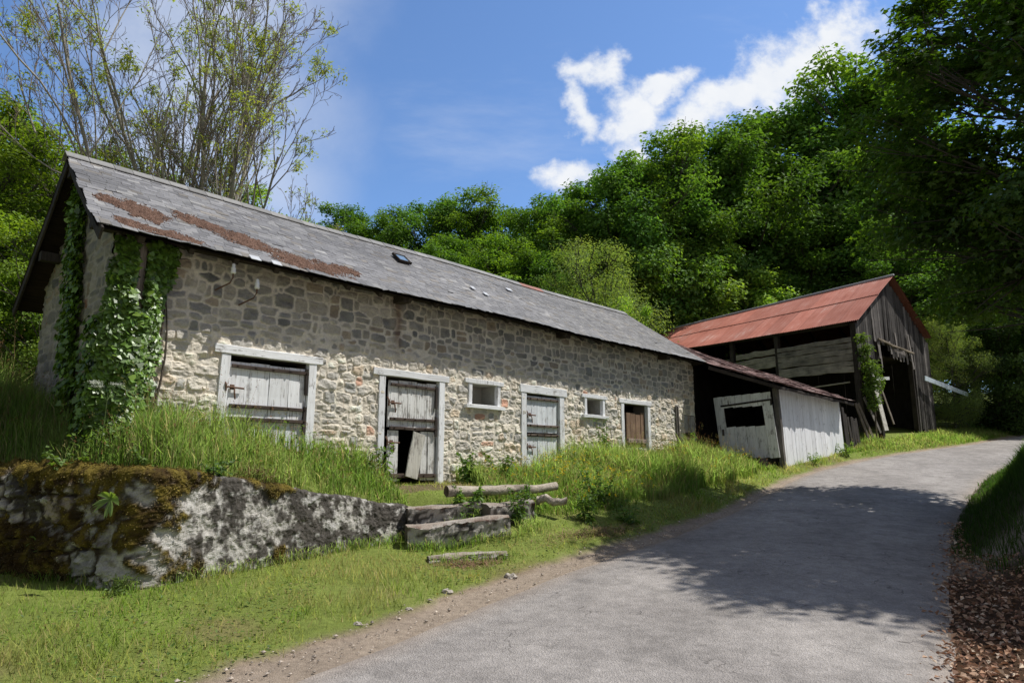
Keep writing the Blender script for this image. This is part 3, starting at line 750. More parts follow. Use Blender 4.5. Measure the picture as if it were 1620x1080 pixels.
def strap(parent, a, b, z, w=.05, name='batten', mat='wood_dark_x', y=.012, col=(1.6, 1.5, 1.45)):
    mb = MB(); plank(mb, L(a, y, z + rng.normal(0, .008)), L(b, y, z), A(0, 0, 1), w, .035, 4, .003, .006, col)
    for s in np.linspace(a + .08, b - .05, 5): 
        box(mb, L(s - .012, y + .018, z - .010) + A(0, -.012, 0), L(s + .012, y + .018, z + .010), (.5, .4, .35))
    return mb.build(name, M[mat], parent)
def latch(parent, s, z, y=.03):
    mb = MB(); c = (.16, .09, .06)
    tube(mb, [L(s - .10, y, z), L(s + .16, y, z - .01)], .014, 6, c, True)
    tube(mb, [L(s + .02, y, z), L(s + .01, y + .03, z - .08), L(s + .03, y + .02, z - .17)], .011, 6, c, True)
    tube(mb, [L(s - .12, y - .02, z + .09), L(s - .11, y + .02, z + .03), L(s - .10, y, z - .06)], .013, 6, c, True)
    box(mb, L(s - .04, y - .02, z - .035) + A(0, -.02, 0), L(s + .02, y - .02, z + .035), c)
    mb.build('latch', M['iron'], parent)
def make_doors():
    # wide left half-door
    door_frame(-3.32, -2.04, 1.5, 3.09, (-3.55, -1.83), .05)
    mb = MB(); boards(mb, -3.30, -2.07, 2.22, 3.0, 4, tops=.006); boards(mb, -3.30, -2.07, 1.6, 2.195, 4, col=(.85, .86, .88))
    d = mb.build('door', M['paint'], barn); d['label'] = 'wide plank door half hidden by tall grass'
    for z in (2.93, 2.37, 2.19): strap(d, -3.27, -2.05, z)
    mb = MB(); plank(mb, L(-2.09, .02, 2.6), L(-2.09, .02, 3.0), A(1, 0, 0), .05, .03, 2); plank(mb, L(-2.09, .02, 2.0), L(-2.09, .02, 2.42), A(1, 0, 0), .06, .03, 2); mb.build('hinge', M['wood_dark'], d)
    latch(d, -3.24, 2.63)
    # broken door
    door_frame(-.62, .62, 1.22, 3.04, (-.86, .82), .0)
    mb = MB(); boards(mb, -.50, .57, 2.18, 2.99, 5, tops=.008, bots=.004)
    e0 = [(-.49, -.26), (.22, .38), (.39, .57)]
    for a, b in e0: plank(mb, L((a + b) / 2, -.03, 1.28 + rng.normal(0, .01)), L((a + b) / 2, -.03, 2.13), A(1, 0, 0), b - a - .01, .03, 5, .003, col=(.86, .86, .86))
    d = mb.build('door', M['paint_worn'], barn); d['label'] = 'split door with a broken lower half and leaning plank'
    for z in (2.90, 2.33, 2.17): strap(d, -.47, .57, z)
    strap(d, -.50, .56, 1.36, .07)
    mb = MB(); plank(mb, L(-.02, .05, 1.33), L(.17, .02, 2.10), A(1, 0, .1), .27, .028, 5, .004, rag=.012, col=(.62, .60, .55)); mb.build('broken_plank', M['paint_worn'], d)
    latch(d, -.42, 2.60); latch(d, -.43, 1.93)
    mb = MB(); plank(mb, L(.54, .02, 2.55), L(.54, .02, 2.95), A(1, 0, 0), .05, .03, 2); plank(mb, L(.54, .02, 2.05), L(.54, .02, 2.40), A(1, 0, 0), .05, .03, 2); mb.build('hinge', M['wood_dark'], d)
    # pale door
    door_frame(2.98, 4.12, 1.25, 3.02, (2.80, 4.33), .0, .16, .17)
    mb = MB(); boards(mb, 3.04, 4.07, 2.22, 2.98, 6, gap=.003, col=(.97, 1, 1.02)); boards(mb, 3.06, 4.05, 1.3, 2.13, 3, gap=.012, col=(.95, .97, 1.0))
    d = mb.build('door', M['paint'], barn); d['label'] = 'bluish white split door'
    for z in (2.92, 2.36, 2.17): strap(d, 3.05, 4.06, z, .045, col=(2.6, 2.5, 2.4))
    latch(d, 3.13, 2.58); latch(d, 3.13, 1.92)
    # right-hand opening with brown shutter
    door_frame(6.60, 7.72, 1.5, 3.04, (6.42, 7.88), .0, .13, .11)
    mb = MB(); boards(mb, 6.82, 7.66, 2.02, 2.83, 4, -.06, .03, .014, tops=.02)
    d = mb.build('shutter', M['brown'], barn); strap(d, 6.84, 7.64, 2.14, .10, 'batten', 'wood_x', -.02, (2.2, 1.9, 1.8))
    mb = MB(); boards(mb, 6.64, 7.66, 1.5, 1.96, 4, -.02, .03, .004); d = mb.build('door', M['paint'], barn); d['label'] = 'low white half door'
    strap(d, 6.7, 7.6, 1.80, .04)
    mb = MB(); box(mb, L(7.0, .02, 1.90) + A(0, -.02, 0), L(7.36, .02, 2.0), (.1, .1, .1)); mb.build('slot', M['dark'], d)
    mb = MB(); box(mb, L(7.02, .045, 1.925) + A(0, -.004, 0), L(7.34, .045, 1.975), (.95, .97, 1)); mb.build('slot_cover', M['paint_clean'], d)
    # small half door by the lean-to
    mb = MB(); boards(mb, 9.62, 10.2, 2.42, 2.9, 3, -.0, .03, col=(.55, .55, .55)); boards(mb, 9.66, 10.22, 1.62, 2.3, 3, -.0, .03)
    d = mb.build('door', M['paint_worn'], barn); d['label'] = 'narrow shaded half door'
    strap(d, 9.62, 10.2, 2.40, .05); strap(d, 9.64, 10.2, 2.20, .04)
    for a, b, z0, z1, lab in ((1.42, 2.13, 2.70, 3.08, 'w'), (5.08, 5.72, 2.70, 3.06, 'v')):
        mb = MB(); j = .085
        plank(mb, L(a - j * .4, .0, z0 - .02), L(a - j * .4, .0, z1 + .02), A(1, 0, 0), j, .09, 3, .002); plank(mb, L(b + j * .4, .0, z0 - .02), L(b + j * .4, .0, z1 + .02), A(1, 0, 0), j, .09, 3, .002)
        plank(mb, L(a - .18, .01, z1 + .055), L(b + .16, .01, z1 + .05), A(0, 0, 1), .085, .10, 3, .003)
        f = mb.build('window', M['paint'], barn)
        mb = MB(); plank(mb, L(a - .18, .03, z0 - .05), L(b + .16, .03, z0 - .05), A(0, 0, 1), .07, .14, 3, .003); mb.build('sill', M['paint_x'], f)
    # porcelain insulators on iron brackets
    for s, z in ((-3.5, 4.17), (-3.14, 4.02)):
        mb = MB(); P = [(0, .001), (0, .030), (.012, .036), (.035, .036), (.05, .03), (.06, .034), (.085, .034), (.10, .022), (.125, .024), (.145, .018), (.15, .001)]
        th = np.arange(13)[:-1] * 2 * PI / 12; c0 = L(s, .34, z)
        V = np.array([c0 + A(r_ * math.cos(t_), r_ * math.sin(t_), h_) for h_, r_ in P for t_ in th]); i = np.arange(len(P) - 1)[:, None] * 12; j = np.arange(12)[None]
        mb.add(V, np.stack([i + j, i + (j + 1) % 12, i + 12 + (j + 1) % 12, i + 12 + j], -1).reshape(-1, 4))
        ins = mb.build('insulator', M['porcelain'], barn, True)
        mb = MB(); tube(mb, [L(s, .34, z + .05), L(s, .34, z - .06), L(s - .02, .30, z - .13), L(s - .10, .02, z - .20), L(s - .11, -.05, z - .20)], .011, 6, (.16, .09, .06), True)
        mb.build('bracket', M['iron'], ins)
    for s in (9.17, 9.28):
        mb = MB(); plank(mb, L(s, .03, 1.8), L(s - .03, .03, 3.12), A(1, 0, 0), .05, .05, 4, .006); mb.build('post', M['wood'], barn)
    mb = MB(); plank(mb, L(-4.62, .10, 2.2), L(-4.62, .10, 4.4), A(1, 0, 0), .13, .05, 6, .004, col=(2.4, 2.3, 2.2)); mb.build('corner_board', M['wood'], barn)
make_doors()

# ------------------------------------------------------------------ lean-to shed
def make_shed():
    sh = empty('lean_to_shed', (OV[0], OV[1], 0), ANG)
    tag(sh, 'low shed with rust stained slate roof and white board side at end of stone building', 'shed')
    ns_ = A(-1.25, .45, 2.32); zl = A(5.42, 4.37, 3.70); zr = A(5.10, 4.44, 3.63)
    def surf(s, n):
        t = np.clip((s - 10.3) / 6.7, 0, 1); sg_ = -.05 * math.sin(PI * t)
        return L(s, n, lerp(np.interp(n, ns_, zl), np.interp(n, ns_, zr), t) + sg_)
    nu = nrm(A(0, -.48, 1))
    def pl(s, q): return surf(s, -1.25 + q), nu
    lim = lambda q: (np.interp(q, [0, 1.7, 3.57], [10.15, 10.2, 10.75]), 17.02)
    mb = MB()
    ss = np.linspace(10.3, 17, 20)
    for dz in (.03, .055):
        g = np.array([[surf(max(s, 10.3 + (.5 if n > 1.5 else 0)), n) - A(0, 0, dz) for s in ss] for n in (-1.25, .45, 2.28)]); mb.add(g.reshape(-1, 3), grid_faces(3, 20), (.5, .4, .35))
    rf = mb.build('roof', M['wood_dark_x'], sh)
    mb = MB(); pal = [((.165, .095, .085), 3), ((.25, .155, .14), 2.2), ((.33, .22, .20), 1.2), ((.09, .055, .05), 2.6), ((.42, .33, .30), .35)]
    slates(mb, pl, list(np.arange(3.57, .1, -.16)), lim, 70, (.16, .34), .16, pal, 2.6, .10, .012)
    mb.build('slate_slope', M['rustslate'], rf)
    mb = MB(); plank(mb, surf(10.8, 2.26) - A(0, 0, .10), surf(17, 2.26) - A(0, 0, .10), A(0, 0, 1), .08, .05, 10, .01); plank(mb, surf(10.25, .5) - A(0, 0, .10), surf(10.8, 2.26) - A(0, 0, .10), A(0, 0, 1), .09, .05, 4, .006)
    mb.build('eave_timber', M['wood_dark_x'], rf)
    # white side boards along the road
    def gz(s, n): 
        x, y = SN(s, n); return float(H(A(x), A(y))[0])
    mb = MB(); e = [11.62, 12.35, 13.1, 13.95, 14.75, 15.75, 16.85]
    e = np.array(e); 
    for k in range(6):
        a, b = e[k], e[k + 1]; m = (a + b) / 2
        for q in range(3):
            c0 = a + (b - a) * (q + .5) / 3
            plank(mb, L(c0 + .06, 1.90 + .006 * (q % 2), gz(m, 1.9) - .1), L(c0 - .06, 1.88 + .006 * (q % 2), surf(m, 1.9)[2] - .08), A(1, 0, 0), (b - a) / 3 - (.001 if q < 2 else .018), .025, 4, .001, .002, A(1, 1, 1) * rng.uniform(.98, 1.02))
    mb.build('side_wall', M['paint_clean'], sh)
    mb = MB(); plank(mb, L(11.55, 1.93, gz(11.5, 1.9) - .1), L(11.36, 1.92, 3.66), A(1, 0, 0), .14, .14, 6, .006); mb.build('corner_post', M['wood'], sh)
    # door leaf with the window hole, standing across the front
    F0, F1 = .12, 1.83; zb, zt = 1.74, 3.5; W0, W1, wz0, wz1 = .40, 1.55, 2.62, 3.18; sD = 11.22
    mb = MB(); e = A(F0, .40, .69, .97, 1.26, 1.55, F1)
    lean = lambda z: .16 * (zt - z) / (zt - zb)
    def brd(n0, n1, z0, z1): 
        m = (n0 + n1) / 2
        plank(mb, L(sD, m + lean(z0) , z0), L(sD, m + lean(z1), z1), A(0, 1, 0), n1 - n0 - .008, .028, 4, .002, .004, A(1, 1, .95) * rng.uniform(.93, 1.03))
    for k in range(6):
        n0, n1 = e[k], e[k + 1]; zt_k = zt + .05 * (k / 5)
        if n0 > W0 - .05 and n1 < W1 + .05:
            brd(n0, n1, zb, wz0); brd(n0, n1, wz1, zt_k)
        else: brd(n0, n1, zb, zt_k)
    d = mb.build('door', M['paint'], sh); d['label'] = 'white plank door with a dark window hole, leaning on its hinges'
    mb = MB(); plank(mb, L(sD - .03, .35, 3.23), L(sD - .03, 1.84, 3.34), A(0, 0, 1), .05, .02, 4, .002); plank(mb, L(sD - .03, 1.84, 3.18), L(sD - .03, 1.84, 3.36), A(0, 1, 0), .05, .02, 2); mb.build('hinge', M['wood_dark'], d)
    mb = MB(); box(mb, L(sD - .05, .42, 2.38) , L(sD - .02, .36, 2.56), (.12, .1, .09)); mb.build('handle', M['iron'], d)
    # inside: back wall, far end, floor
    mb = MB()
    for k, s in enumerate(np.arange(10.35, 17, .3)): plank(mb, L(s + .15, -1.1, 1.2), L(s + .15, -1.1, 5.0), A(1, 0, 0), .296, .03, 2, .002)
    for n_ in np.arange(-1.1, 1.8, .3): plank(mb, L(16.9, n_ + .15, 1.4), L(16.9, n_ + .15, surf(16.9, n_ + .15)[2] - .1), A(0, 1, 0), .297, .03, 2, .002)
    mb.build('inner_wall', M['wood_dark'], sh)
    mb = MB(); box(mb, (10.4, -1.75, 1.0), (16.8, 1.05, 1.72), (.04, .035, .03)); mb.build('floor', M['dark'], sh)
    # dark boards carrying on beyond the white ones
    mb = MB()
    for k, s in enumerate(np.arange(16.98, 19.2, .24)):
        plank(mb, L(s + .1, 1.75 + rng.normal(0, .03), gz(s, 1.7) - .1), L(s, 1.72 + rng.normal(0, .03), 3.5 - .04 * k + rng.normal(0, .06)), A(1, 0, 0), .22, .03, 4, .004, rag=.03)
    mb.build('dark_end_boards', M['wood_dark'], sh)
make_shed()

# ------------------------------------------------------------------ timber barn with the iron roof
TH = math.radians(36.6); BO = A(13.263, 26.0); GX = A(math.cos(TH), math.sin(TH)); LY = A(-math.sin(TH), math.cos(TH))
def BW(x, y): return BO + GX * x + LY * y
def make_barn2():
    b = empty('timber_barn', (BO[0], BO[1], 0), TH)
    tag(b, 'open dark timber barn with rusty red corrugated iron roof', 'barn')
    EZ, RX, RZ = 7.10, 3.09, 9.28
    def zr(y): return RZ - .37 * (y / 11.7)
    def ze(y): return EZ + .05 * (y / 9)
    # iron sheets
    y0, y1 = -.32, 12.9
    ys = np.arange(y0, y1, .019)
    corr = .011 * np.sin(ys / .076 * 2 * PI)
    def slope(x_e, z_e, nm):
        mb = MB()
        for q0, q1, lift in ((.44, 1.03, 0.0), (-.01, .47, .03)):
            us = np.linspace(q0, q1, 8)
            rows = []
            for u in us:
                x = lerp(RX, x_e, u); z = lerp(zr(ys), z_e + .05 * ys / 9, u)
                sag_ = -.05 * np.sin(PI * np.clip(ys / 12, 0, 1)) * u
                rows.append(np.stack([np.full_like(ys, x), ys, z + corr + sag_ + lift + .012 * vnoise(ys * 1.2, 0 * ys + u * 3, seed=4)], -1))
            V = np.concatenate(rows)
            sheet = np.floor((ys - y0) / .84 + (.5 if lift else 0)); tint = 1 + .16 * (_h(sheet, sheet * 0 + (3 if lift else 7), sheet * 0, 11) - .5) * 2
            seam = np.exp(-((((ys - y0) / .84 + (.5 if lift else 0)) % 1 - .5)**2 - .25)**2 * 900) 
            cc = np.tile((tint * (1 - .18 * seam))[None, :, None] * A(1, 1, 1) * (.4 if nm == 'r' else 1), (8, 1, 1)).reshape(-1, 3)  # right slope colour darkened to stand for the maple's shade
            mb.add(V, grid_faces(8, len(ys)), cc)
        return mb
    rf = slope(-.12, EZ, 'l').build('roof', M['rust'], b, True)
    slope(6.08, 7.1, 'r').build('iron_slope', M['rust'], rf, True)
    mb = MB(); yy = np.linspace(y0 - .02, y1, 40)
    P = np.stack([np.full(40, RX), yy, zr(yy) + .055], -1); tube(mb, P, .055, 8, (.42, .42, .44), True); 
    mb.build('ridge', M['iron'], rf, True)
    # timber frame
    mb = MB()
    for x, y, zt in ((.1, .05, 7.0), (1.58, .05, 7.9), (4.72, .05, 7.9), (6.0, .05, 6.95), (.1, 3.35, 7.05), (.1, 5.6, 7.05), (.1, 8.6, 7.1), (6.0, 8.6, 6.9), (3.05, 8.6, 8.8)):
        zb = float(H(A(BW(x, y)[0]), A(BW(x, y)[1]))[0]) - .1
        plank(mb, (x, y, zb), (x + rng.normal(0, .02), y, zt), A(1, 0, 0), .19, .19, 6, .01)
    plank(mb, (.0, .06, 5.80), (1.75, .06, 5.72), A(0, 0, 1), .2, .18, 4, .01); plank(mb, (1.5, .02, 6.46), (6.1, .02, 6.36), A(0, 0, 1), .12, .16, 6, .01)
    plank(mb, (.1, .2, 7.0), (.1, 9.2, 7.1), A(0, 0, 1), .17, .15, 6, .01); plank(mb, (6, .2, 6.85), (6, 9.2, 6.9), A(0, 0, 1), .17, .15, 6, .01)
    for y in np.arange(.3, 11.5, 1.4):
        plank(mb, (RX, y, zr(y) - .14), (.0, y, 7.0), A(0, 1, 0), .1, .13, 3, .01); plank(mb, (RX, y, zr(y) - .14), (6.2, y, 6.9), A(0, 1, 0), .1, .13, 3, .01)
    mb.build('timber_frame', M['wood_dark'], b)
    # gable cladding
    mb = MB(); x = -.02
    while x < 6.1:
        w = rng.uniform(.13, .21); m = x + w/2
        zt = (lerp(EZ, RZ, m / RX) if m < RX else lerp(RZ, 7.0, (m - RX) / 3.1)) - .16
        lo = 6.42 + rng.normal(0, .05)
        if m < 1.38: lo = 5.72 + .12 * rng.normal()
        if m > 4.72: lo = float(H(A(BW(m, 0)[0]), A(BW(m, 0)[1]))[0]) + rng.uniform(-.05, .15)
        if rng.random() < .12 and 1.4 < m < 4.6: lo -= rng.uniform(.2, .6)
        v = rng.choice([.28, .42, .6, .85, 1.35], p=[.25, .25, .25, .17, .08])
        plank(mb, (m + rng.normal(0, .015), -.075 + rng.normal(0, .012), lo), (m, -.07, zt), A(1, 0, 0), w - .012, .025, 6, .004, .004, A(v, v, v * 1.04), rag=.03)
        x += w
    for m in np.arange(3.0, 4.3, .15):
        plank(mb, (m + rng.normal(0, .02), -.04, 5.85 + rng.normal(0, .08)), (m, -.04, 6.36), A(1, 0, 0), .13, .02, 3, .004, col=(1.5, 1.5, 1.55), rag=.04)
    mb.build('gable_cladding', M['wood'], b)
    mb = MB(); plank(mb, (1.62, -.14, 6.50), (4.65, -.14, 6.20), A(0, 0, 1), .07, .06, 5, .008, col=(1.9, 1.75, 1.5)); mb.build('rail', M['wood_x'], b)
    mb = MB()
    for m, z0, z1, k in ((3.17, 5.95, 6.95, .1), (1.72, 5.35, 6.45, .08), (1.62, 5.75, 6.35, .12), (2.62, 6.0, 6.5, .1)):
        mb = MB(); plank(mb, (m + .08, -.12, z0), (m, -.11, z1), A(1, 0, 0), k, .025, 3, .004, col=(1.7, 1.7, 1.75), rag=.03); mb.build('hanging_board', M['wood'], b)
    mb = MB(); plank(mb, (4.50, -.15, 5.5), (4.30, -.13, 6.95), A(1, 0, 0), .12, .025, 4, .004, col=(1.9, 1.9, 1.95), rag=.03)
    mb.build('hanging_board', M['wood'], b)
    # log-like side boards, warped
    mb = MB()
    z = 5.06
    for k in range(6):
        w = (.26, .20, .26, .22, .24, .2)[k]; v = (1.25, 1.1, 1.0, 1.0, .95, .95)[k]
        plank(mb, (.0, .12, z + w/2), (.0, 3.3, z + w/2 + rng.normal(0, .03)), A(0, 0, 1), w - .015, .05, 9, .014, .012, A(v, v, v), 1.0, rng.normal(0, .02)); z += w
    z = 5.62
    for k in range(3):
        w = (.28, .26, .27)[k]
        plank(mb, (.0, 3.42, z + w/2), (.0, 5.55 - .1 * k, z + w/2 - .05 + rng.normal(0, .03)), A(0, 0, 1), w - .03, .05, 6, .014, .012, (1.25, 1.25, 1.2)); z += w
    for k in range(3): plank(mb, (.0, 5.7, 5.5 + .3 * k), (.0, 8.6, 5.5 + .3 * k), A(0, 0, 1), .27, .05, 6, .012, col=(.5, .5, .5))
    mb.build('side_cladding', M['wood_y'], b)
    mb = MB(); plank(mb, (-.05, .3, 4.68), (-.02, 4.6, 4.52), A(0, 0, 1), .05, .05, 4, .006, col=(1.5, 1.5, 1.4)); mb.build('pole', M['wood_y'], b)
    # dark enclosure: right side, back, loft floor
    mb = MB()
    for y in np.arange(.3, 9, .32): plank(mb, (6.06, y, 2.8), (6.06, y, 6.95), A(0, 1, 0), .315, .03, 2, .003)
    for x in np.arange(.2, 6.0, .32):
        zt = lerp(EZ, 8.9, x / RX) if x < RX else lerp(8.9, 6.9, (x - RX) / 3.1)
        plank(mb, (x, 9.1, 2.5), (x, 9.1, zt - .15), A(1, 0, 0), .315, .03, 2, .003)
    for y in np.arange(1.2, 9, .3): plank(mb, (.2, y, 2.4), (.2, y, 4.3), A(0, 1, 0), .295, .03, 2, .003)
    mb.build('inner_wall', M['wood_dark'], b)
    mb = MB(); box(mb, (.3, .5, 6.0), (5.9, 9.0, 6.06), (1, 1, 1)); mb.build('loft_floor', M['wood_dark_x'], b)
make_barn2()

# boards leaning against the barn corner, each a thing
def lean_board(a, bt, w, col, label, mat, name='leaning_board', y=-.32, cat='board', t=.03):
    pa = BW(a[0], y); pb = BW(bt[0], y + .22)
    mb = MB(); plank(mb, (pa[0], pa[1], a[1]), (pb[0], pb[1], bt[1]), A(GX[0], GX[1], .25), w, t, 5, .004, .004, col, rag=.02)
    o = mb.build(name, M[mat]); tag(o, label, cat, 'old boards leaning on the barn corner'); return o
lean_board((-.22, 2.45), (-.57, 3.80), .16, (.9, .8, .7), 'grey brown board leaning on the barn, first one right of the dark shed boards', 'wood')
lean_board((.10, 2.5), (-.36, 3.82), .15, (1.1, 1.0, .9), 'grey brown board leaning between the leftmost board and the steep wider one', 'wood')
lean_board((.74, 2.75), (.10, 4.1), .16, (1.3, 1.3, 1.3), 'grey board under the climbing shrub at the barn corner', 'wood')
o = lean_board((1.02, 2.85), (.72, 5.05), .30, (.9, .86, .82), 'wide white board streaked with rust, with a short cross piece on top', 'paint_worn', y=-.4)
mb = MB(); pa = BW(.62, -.36); pb = BW(1.72, -.36); plank(mb, (pa[0], pa[1], 4.80), (pb[0], pb[1], 4.90), A(0, 0, 1), .12, .04, 3, .004); mb.build('cross_piece', M['paint_x'], o)
lean_board((1.62, 3.1), (1.15, 4.88), .10, (1.5, 1.4, 1.3), 'thin grey board right of the wide white one in the barn doorway', 'wood', y=-.42)
mb = MB(); pa = BW(5.2, -.25); pb = BW(8.7, -.55); plank(mb, (pa[0], pa[1], 5.18), (pb[0], pb[1], 4.66), A(0, 0, 1), .20, .04, 4, .003, col=(.75, .86, .92)); o = mb.build('beam', M['paint_clean'])
tag(o, 'pale board sticking out sideways from the right edge of the timber barn', 'board')

# ------------------------------------------------------------------ retaining wall
def build_retaining():
    P = A(*RW); t = np.concatenate([[0], np.cumsum(np.linalg.norm(np.diff(P, axis=0), axis=1))])
    tt = np.arange(4.2, t[-1] + .001, .018)
    # rounded corner
    X = np.interp(tt, t, P[:, 0]); Y = np.interp(tt, t, P[:, 1])
    for _ in range(2):
        k = 5; Xp = np.pad(X, k, mode='edge'); Yp = np.pad(Y, k, mode='edge'); X = np.convolve(Xp, np.ones(2*k+1)/(2*k+1), 'valid'); Y = np.convolve(Yp, np.ones(2*k+1)/(2*k+1), 'valid')
    T = nrm(np.stack([np.gradient(X), np.gradient(Y)], -1)); out = np.stack([T[:, 1], -T[:, 0]], -1)   # away from terrace
    top = RW_TOP(tt) + .03 * fbm(tt * 2.2, 0 * tt, o=3, seed=80)
    gz = H(X + out[:, 0] * .34, Y + out[:, 1] * .34) - .12
    nf, nt = 76, 26; thick = .40; cr = .06
    Vs, face, vv = [], [], []
    for j in range(nf):
        u = j / (nf - 1); off = .0 + .05 * (1 - u); z = gz + (top - cr - gz) * u; Vs.append((off, z)); face.append(z)
    for j in range(1, 6):
        a = j / 6 * PI / 2; Vs.append((-cr * (1 - math.cos(a)), top - cr + cr * math.sin(a))); face.append(top - cr + cr * math.sin(a))
    for j in range(nt): 
        u = j / (nt - 1); Vs.append((-cr - (thick - cr) * u, top - .01 * u)); face.append(top + (thick - cr) * u)
    Vs.append((-thick, top - .5)); face.append(top + thick)
    nr = len(Vs); Tt = np.tile(tt, (nr, 1)); Fz = np.array(face)     # unrolled height coordinate
    base = np.array([np.stack([X + out[:, 0] * (o + .18), Y + out[:, 1] * (o + .18), z], -1) for o, z in Vs])
    # stones on the left, cement render on the right (t beyond the corner)
    Xr, Zr, hr, cr_ = rubble(tt[0], tt[-1], -.1, 2.2, .018, 81, (.30, .70), (.22, .36), amp=1.0, mort=(.055, .042, .03))
    ii = np.clip(((Fz + .1) / .018).astype(int), 0, Xr.shape[0] - 1); jj = np.clip(np.arange(len(tt))[None].repeat(nr, 0), 0, Xr.shape[1] - 1)
    hr = hr[ii, jj]; cst = cr_[ii, jj]
    ren = sst(-.25, .25, Tt - 10.2 + .5 * (Fz - .9) + .25 * fbm(Tt * 2, Fz * 2, o=3, seed=82))
    n1 = fbm(Tt * 2.1, Fz * 2.1, o=5, seed=83); n2 = fbm(Tt * 7, Fz * 4.2, o=4, seed=84); n3 = fbm(Tt * 16, Fz * 11, o=4, seed=85)
    disp = (1 - ren) * hr * 2.3 + ren * (.012 * n1 + .016 * n3) + .010 * fbm(Tt * 30, Fz * 30, o=3, seed=97) - .03 * np.abs(fbm(Tt * 6, Fz * 6, 2, o=4, seed=98))
    c = cst * .95 * (1 - ren[..., None]) + ren[..., None] * (A(.50, .475, .435) * (1 + .16 * n2[..., None]))
    hfrac = (Fz - gz) / (top - gz)
    n4 = fbm(Tt * 34, Fz * 22, 6.1, o=3, seed=89)
    blk = sst(.02, .22, n2 * .42 + n1 * .50 + .34 * n3 + .22 * n4 + .34 * sst(11.0, 12.4, Tt) + .16 * hfrac - .06)
    blk = np.maximum(blk, sst(.16, .26, n3 + .25 * n1 + .15 * n4) * ren * .9)
    blk = np.maximum(blk, sst(12.7, 14.0, Tt + .4 * n1) * sst(.5, .9, hfrac + .3 * n2))
    c = c * (1 + .22 * n4[..., None]); c = c * (1 - blk[..., None] * .9) + A(.045, .038, .031) * (1 + .5 * n4[..., None]) * blk[..., None] * .9
    wht = sst(.20, .34, fbm(Tt * 9, Fz * 9, 4.4, o=4, seed=86)) * .6
    c = c * (1 - wht[..., None]) + A(.66, .64, .60) * wht[..., None]
    mo = fbm(Tt * 1.5, Fz * 2.0, 9.1, o=4, seed=87)
    mossm = sst(.10, .30, mo + .55 * sst(.78, 1.0, hfrac + .12 * n2) * sst(12.6, 11.4, Tt) + .45 * sst(10.0, 9.0, Tt) * sst(.75, .4, hfrac) - .24 * sst(10.3, 11.0, Tt) * sst(.95, .7, hfrac) - .06 * sst(10.6, 10.2, Tt) + .02 + .35 * n3 * .6)
    mossm = mossm * sst(13.6, 12.8, Tt + .3 * n1)
    mc = lerp(A(.055, .035, .014), A(.165, .125, .026), sst(-.3, .35, n3 + .5 * mo + .5 * sst(.7, 1.0, hfrac) - .3)[..., None])
    dark = sst(-.1, .4, n2)[..., None]; mc = mc * (1 - .45 * dark)
    c = c * (1 - mossm[..., None]) + mc * mossm[..., None]
    disp = disp + mossm * (.022 + .014 * fbm(Tt * 22, Fz * 22, o=3, seed=88) + rng.uniform(-.006, .008, Tt.shape))
    d3 = np.zeros(base.shape); 
    nrmz = sst(-.0, .07, Fz - top + .05)
    d3[..., 0] = out[None, :, 0] * (1 - nrmz); d3[..., 1] = out[None, :, 1] * (1 - nrmz); d3[..., 2] = nrmz
    V = (base + d3 * disp[..., None])
    mb = MB(); mb.add(V.reshape(-1, 3), grid_faces(nr, len(tt)), np.clip(c, .01, .9).reshape(-1, 3))
    # end cap
    e = V[:, -1]; k = np.arange(nr - 1); ctr = e.mean(0)[None]; ctr[0, 2] = gz[-1]
    mb.add(np.concatenate([e, ctr]), np.stack([k, k + 1, np.full(nr - 1, nr)], -1), np.concatenate([c[:, -1], [[.03, .026, .022]]]) * .8)
    o = mb.build('retaining_wall', M['retain'])
    tag(o, 'mossy low stone and concrete retaining wall left of the steps', 'wall')
    # moss cushions standing off the face
    q = np.argwhere((mossm > .45) & (rng.random(mossm.shape) < .42) & (Tt > 7.2)); pv = V[q[:, 0], q[:, 1]]; cv = c[q[:, 0], q[:, 1]]; nv_ = d3[q[:, 0], q[:, 1]]
    pv = np.repeat(pv, 2, 0) + rng.normal(0, .009, (len(pv) * 2, 3)); nv_ = np.repeat(nv_, 2, 0); cv = np.repeat(cv, 2, 0)
    Vm, Fm, km = leaves(pv + nv_ * rng.uniform(0, .014, (len(pv), 1)), nv_ + A(0, 0, .5) + rng.normal(0, .6, pv.shape), rng.uniform(.010, .026, len(pv)), .7, .3)
    mb = MB(); mb.add(Vm, Fm, np.repeat(cv * rng.uniform(.6, 1.7, (len(pv), 1)) * A(1.1, 1.1, .9), km, 0)); mb.build('moss', M['litter'], o)
build_retaining()

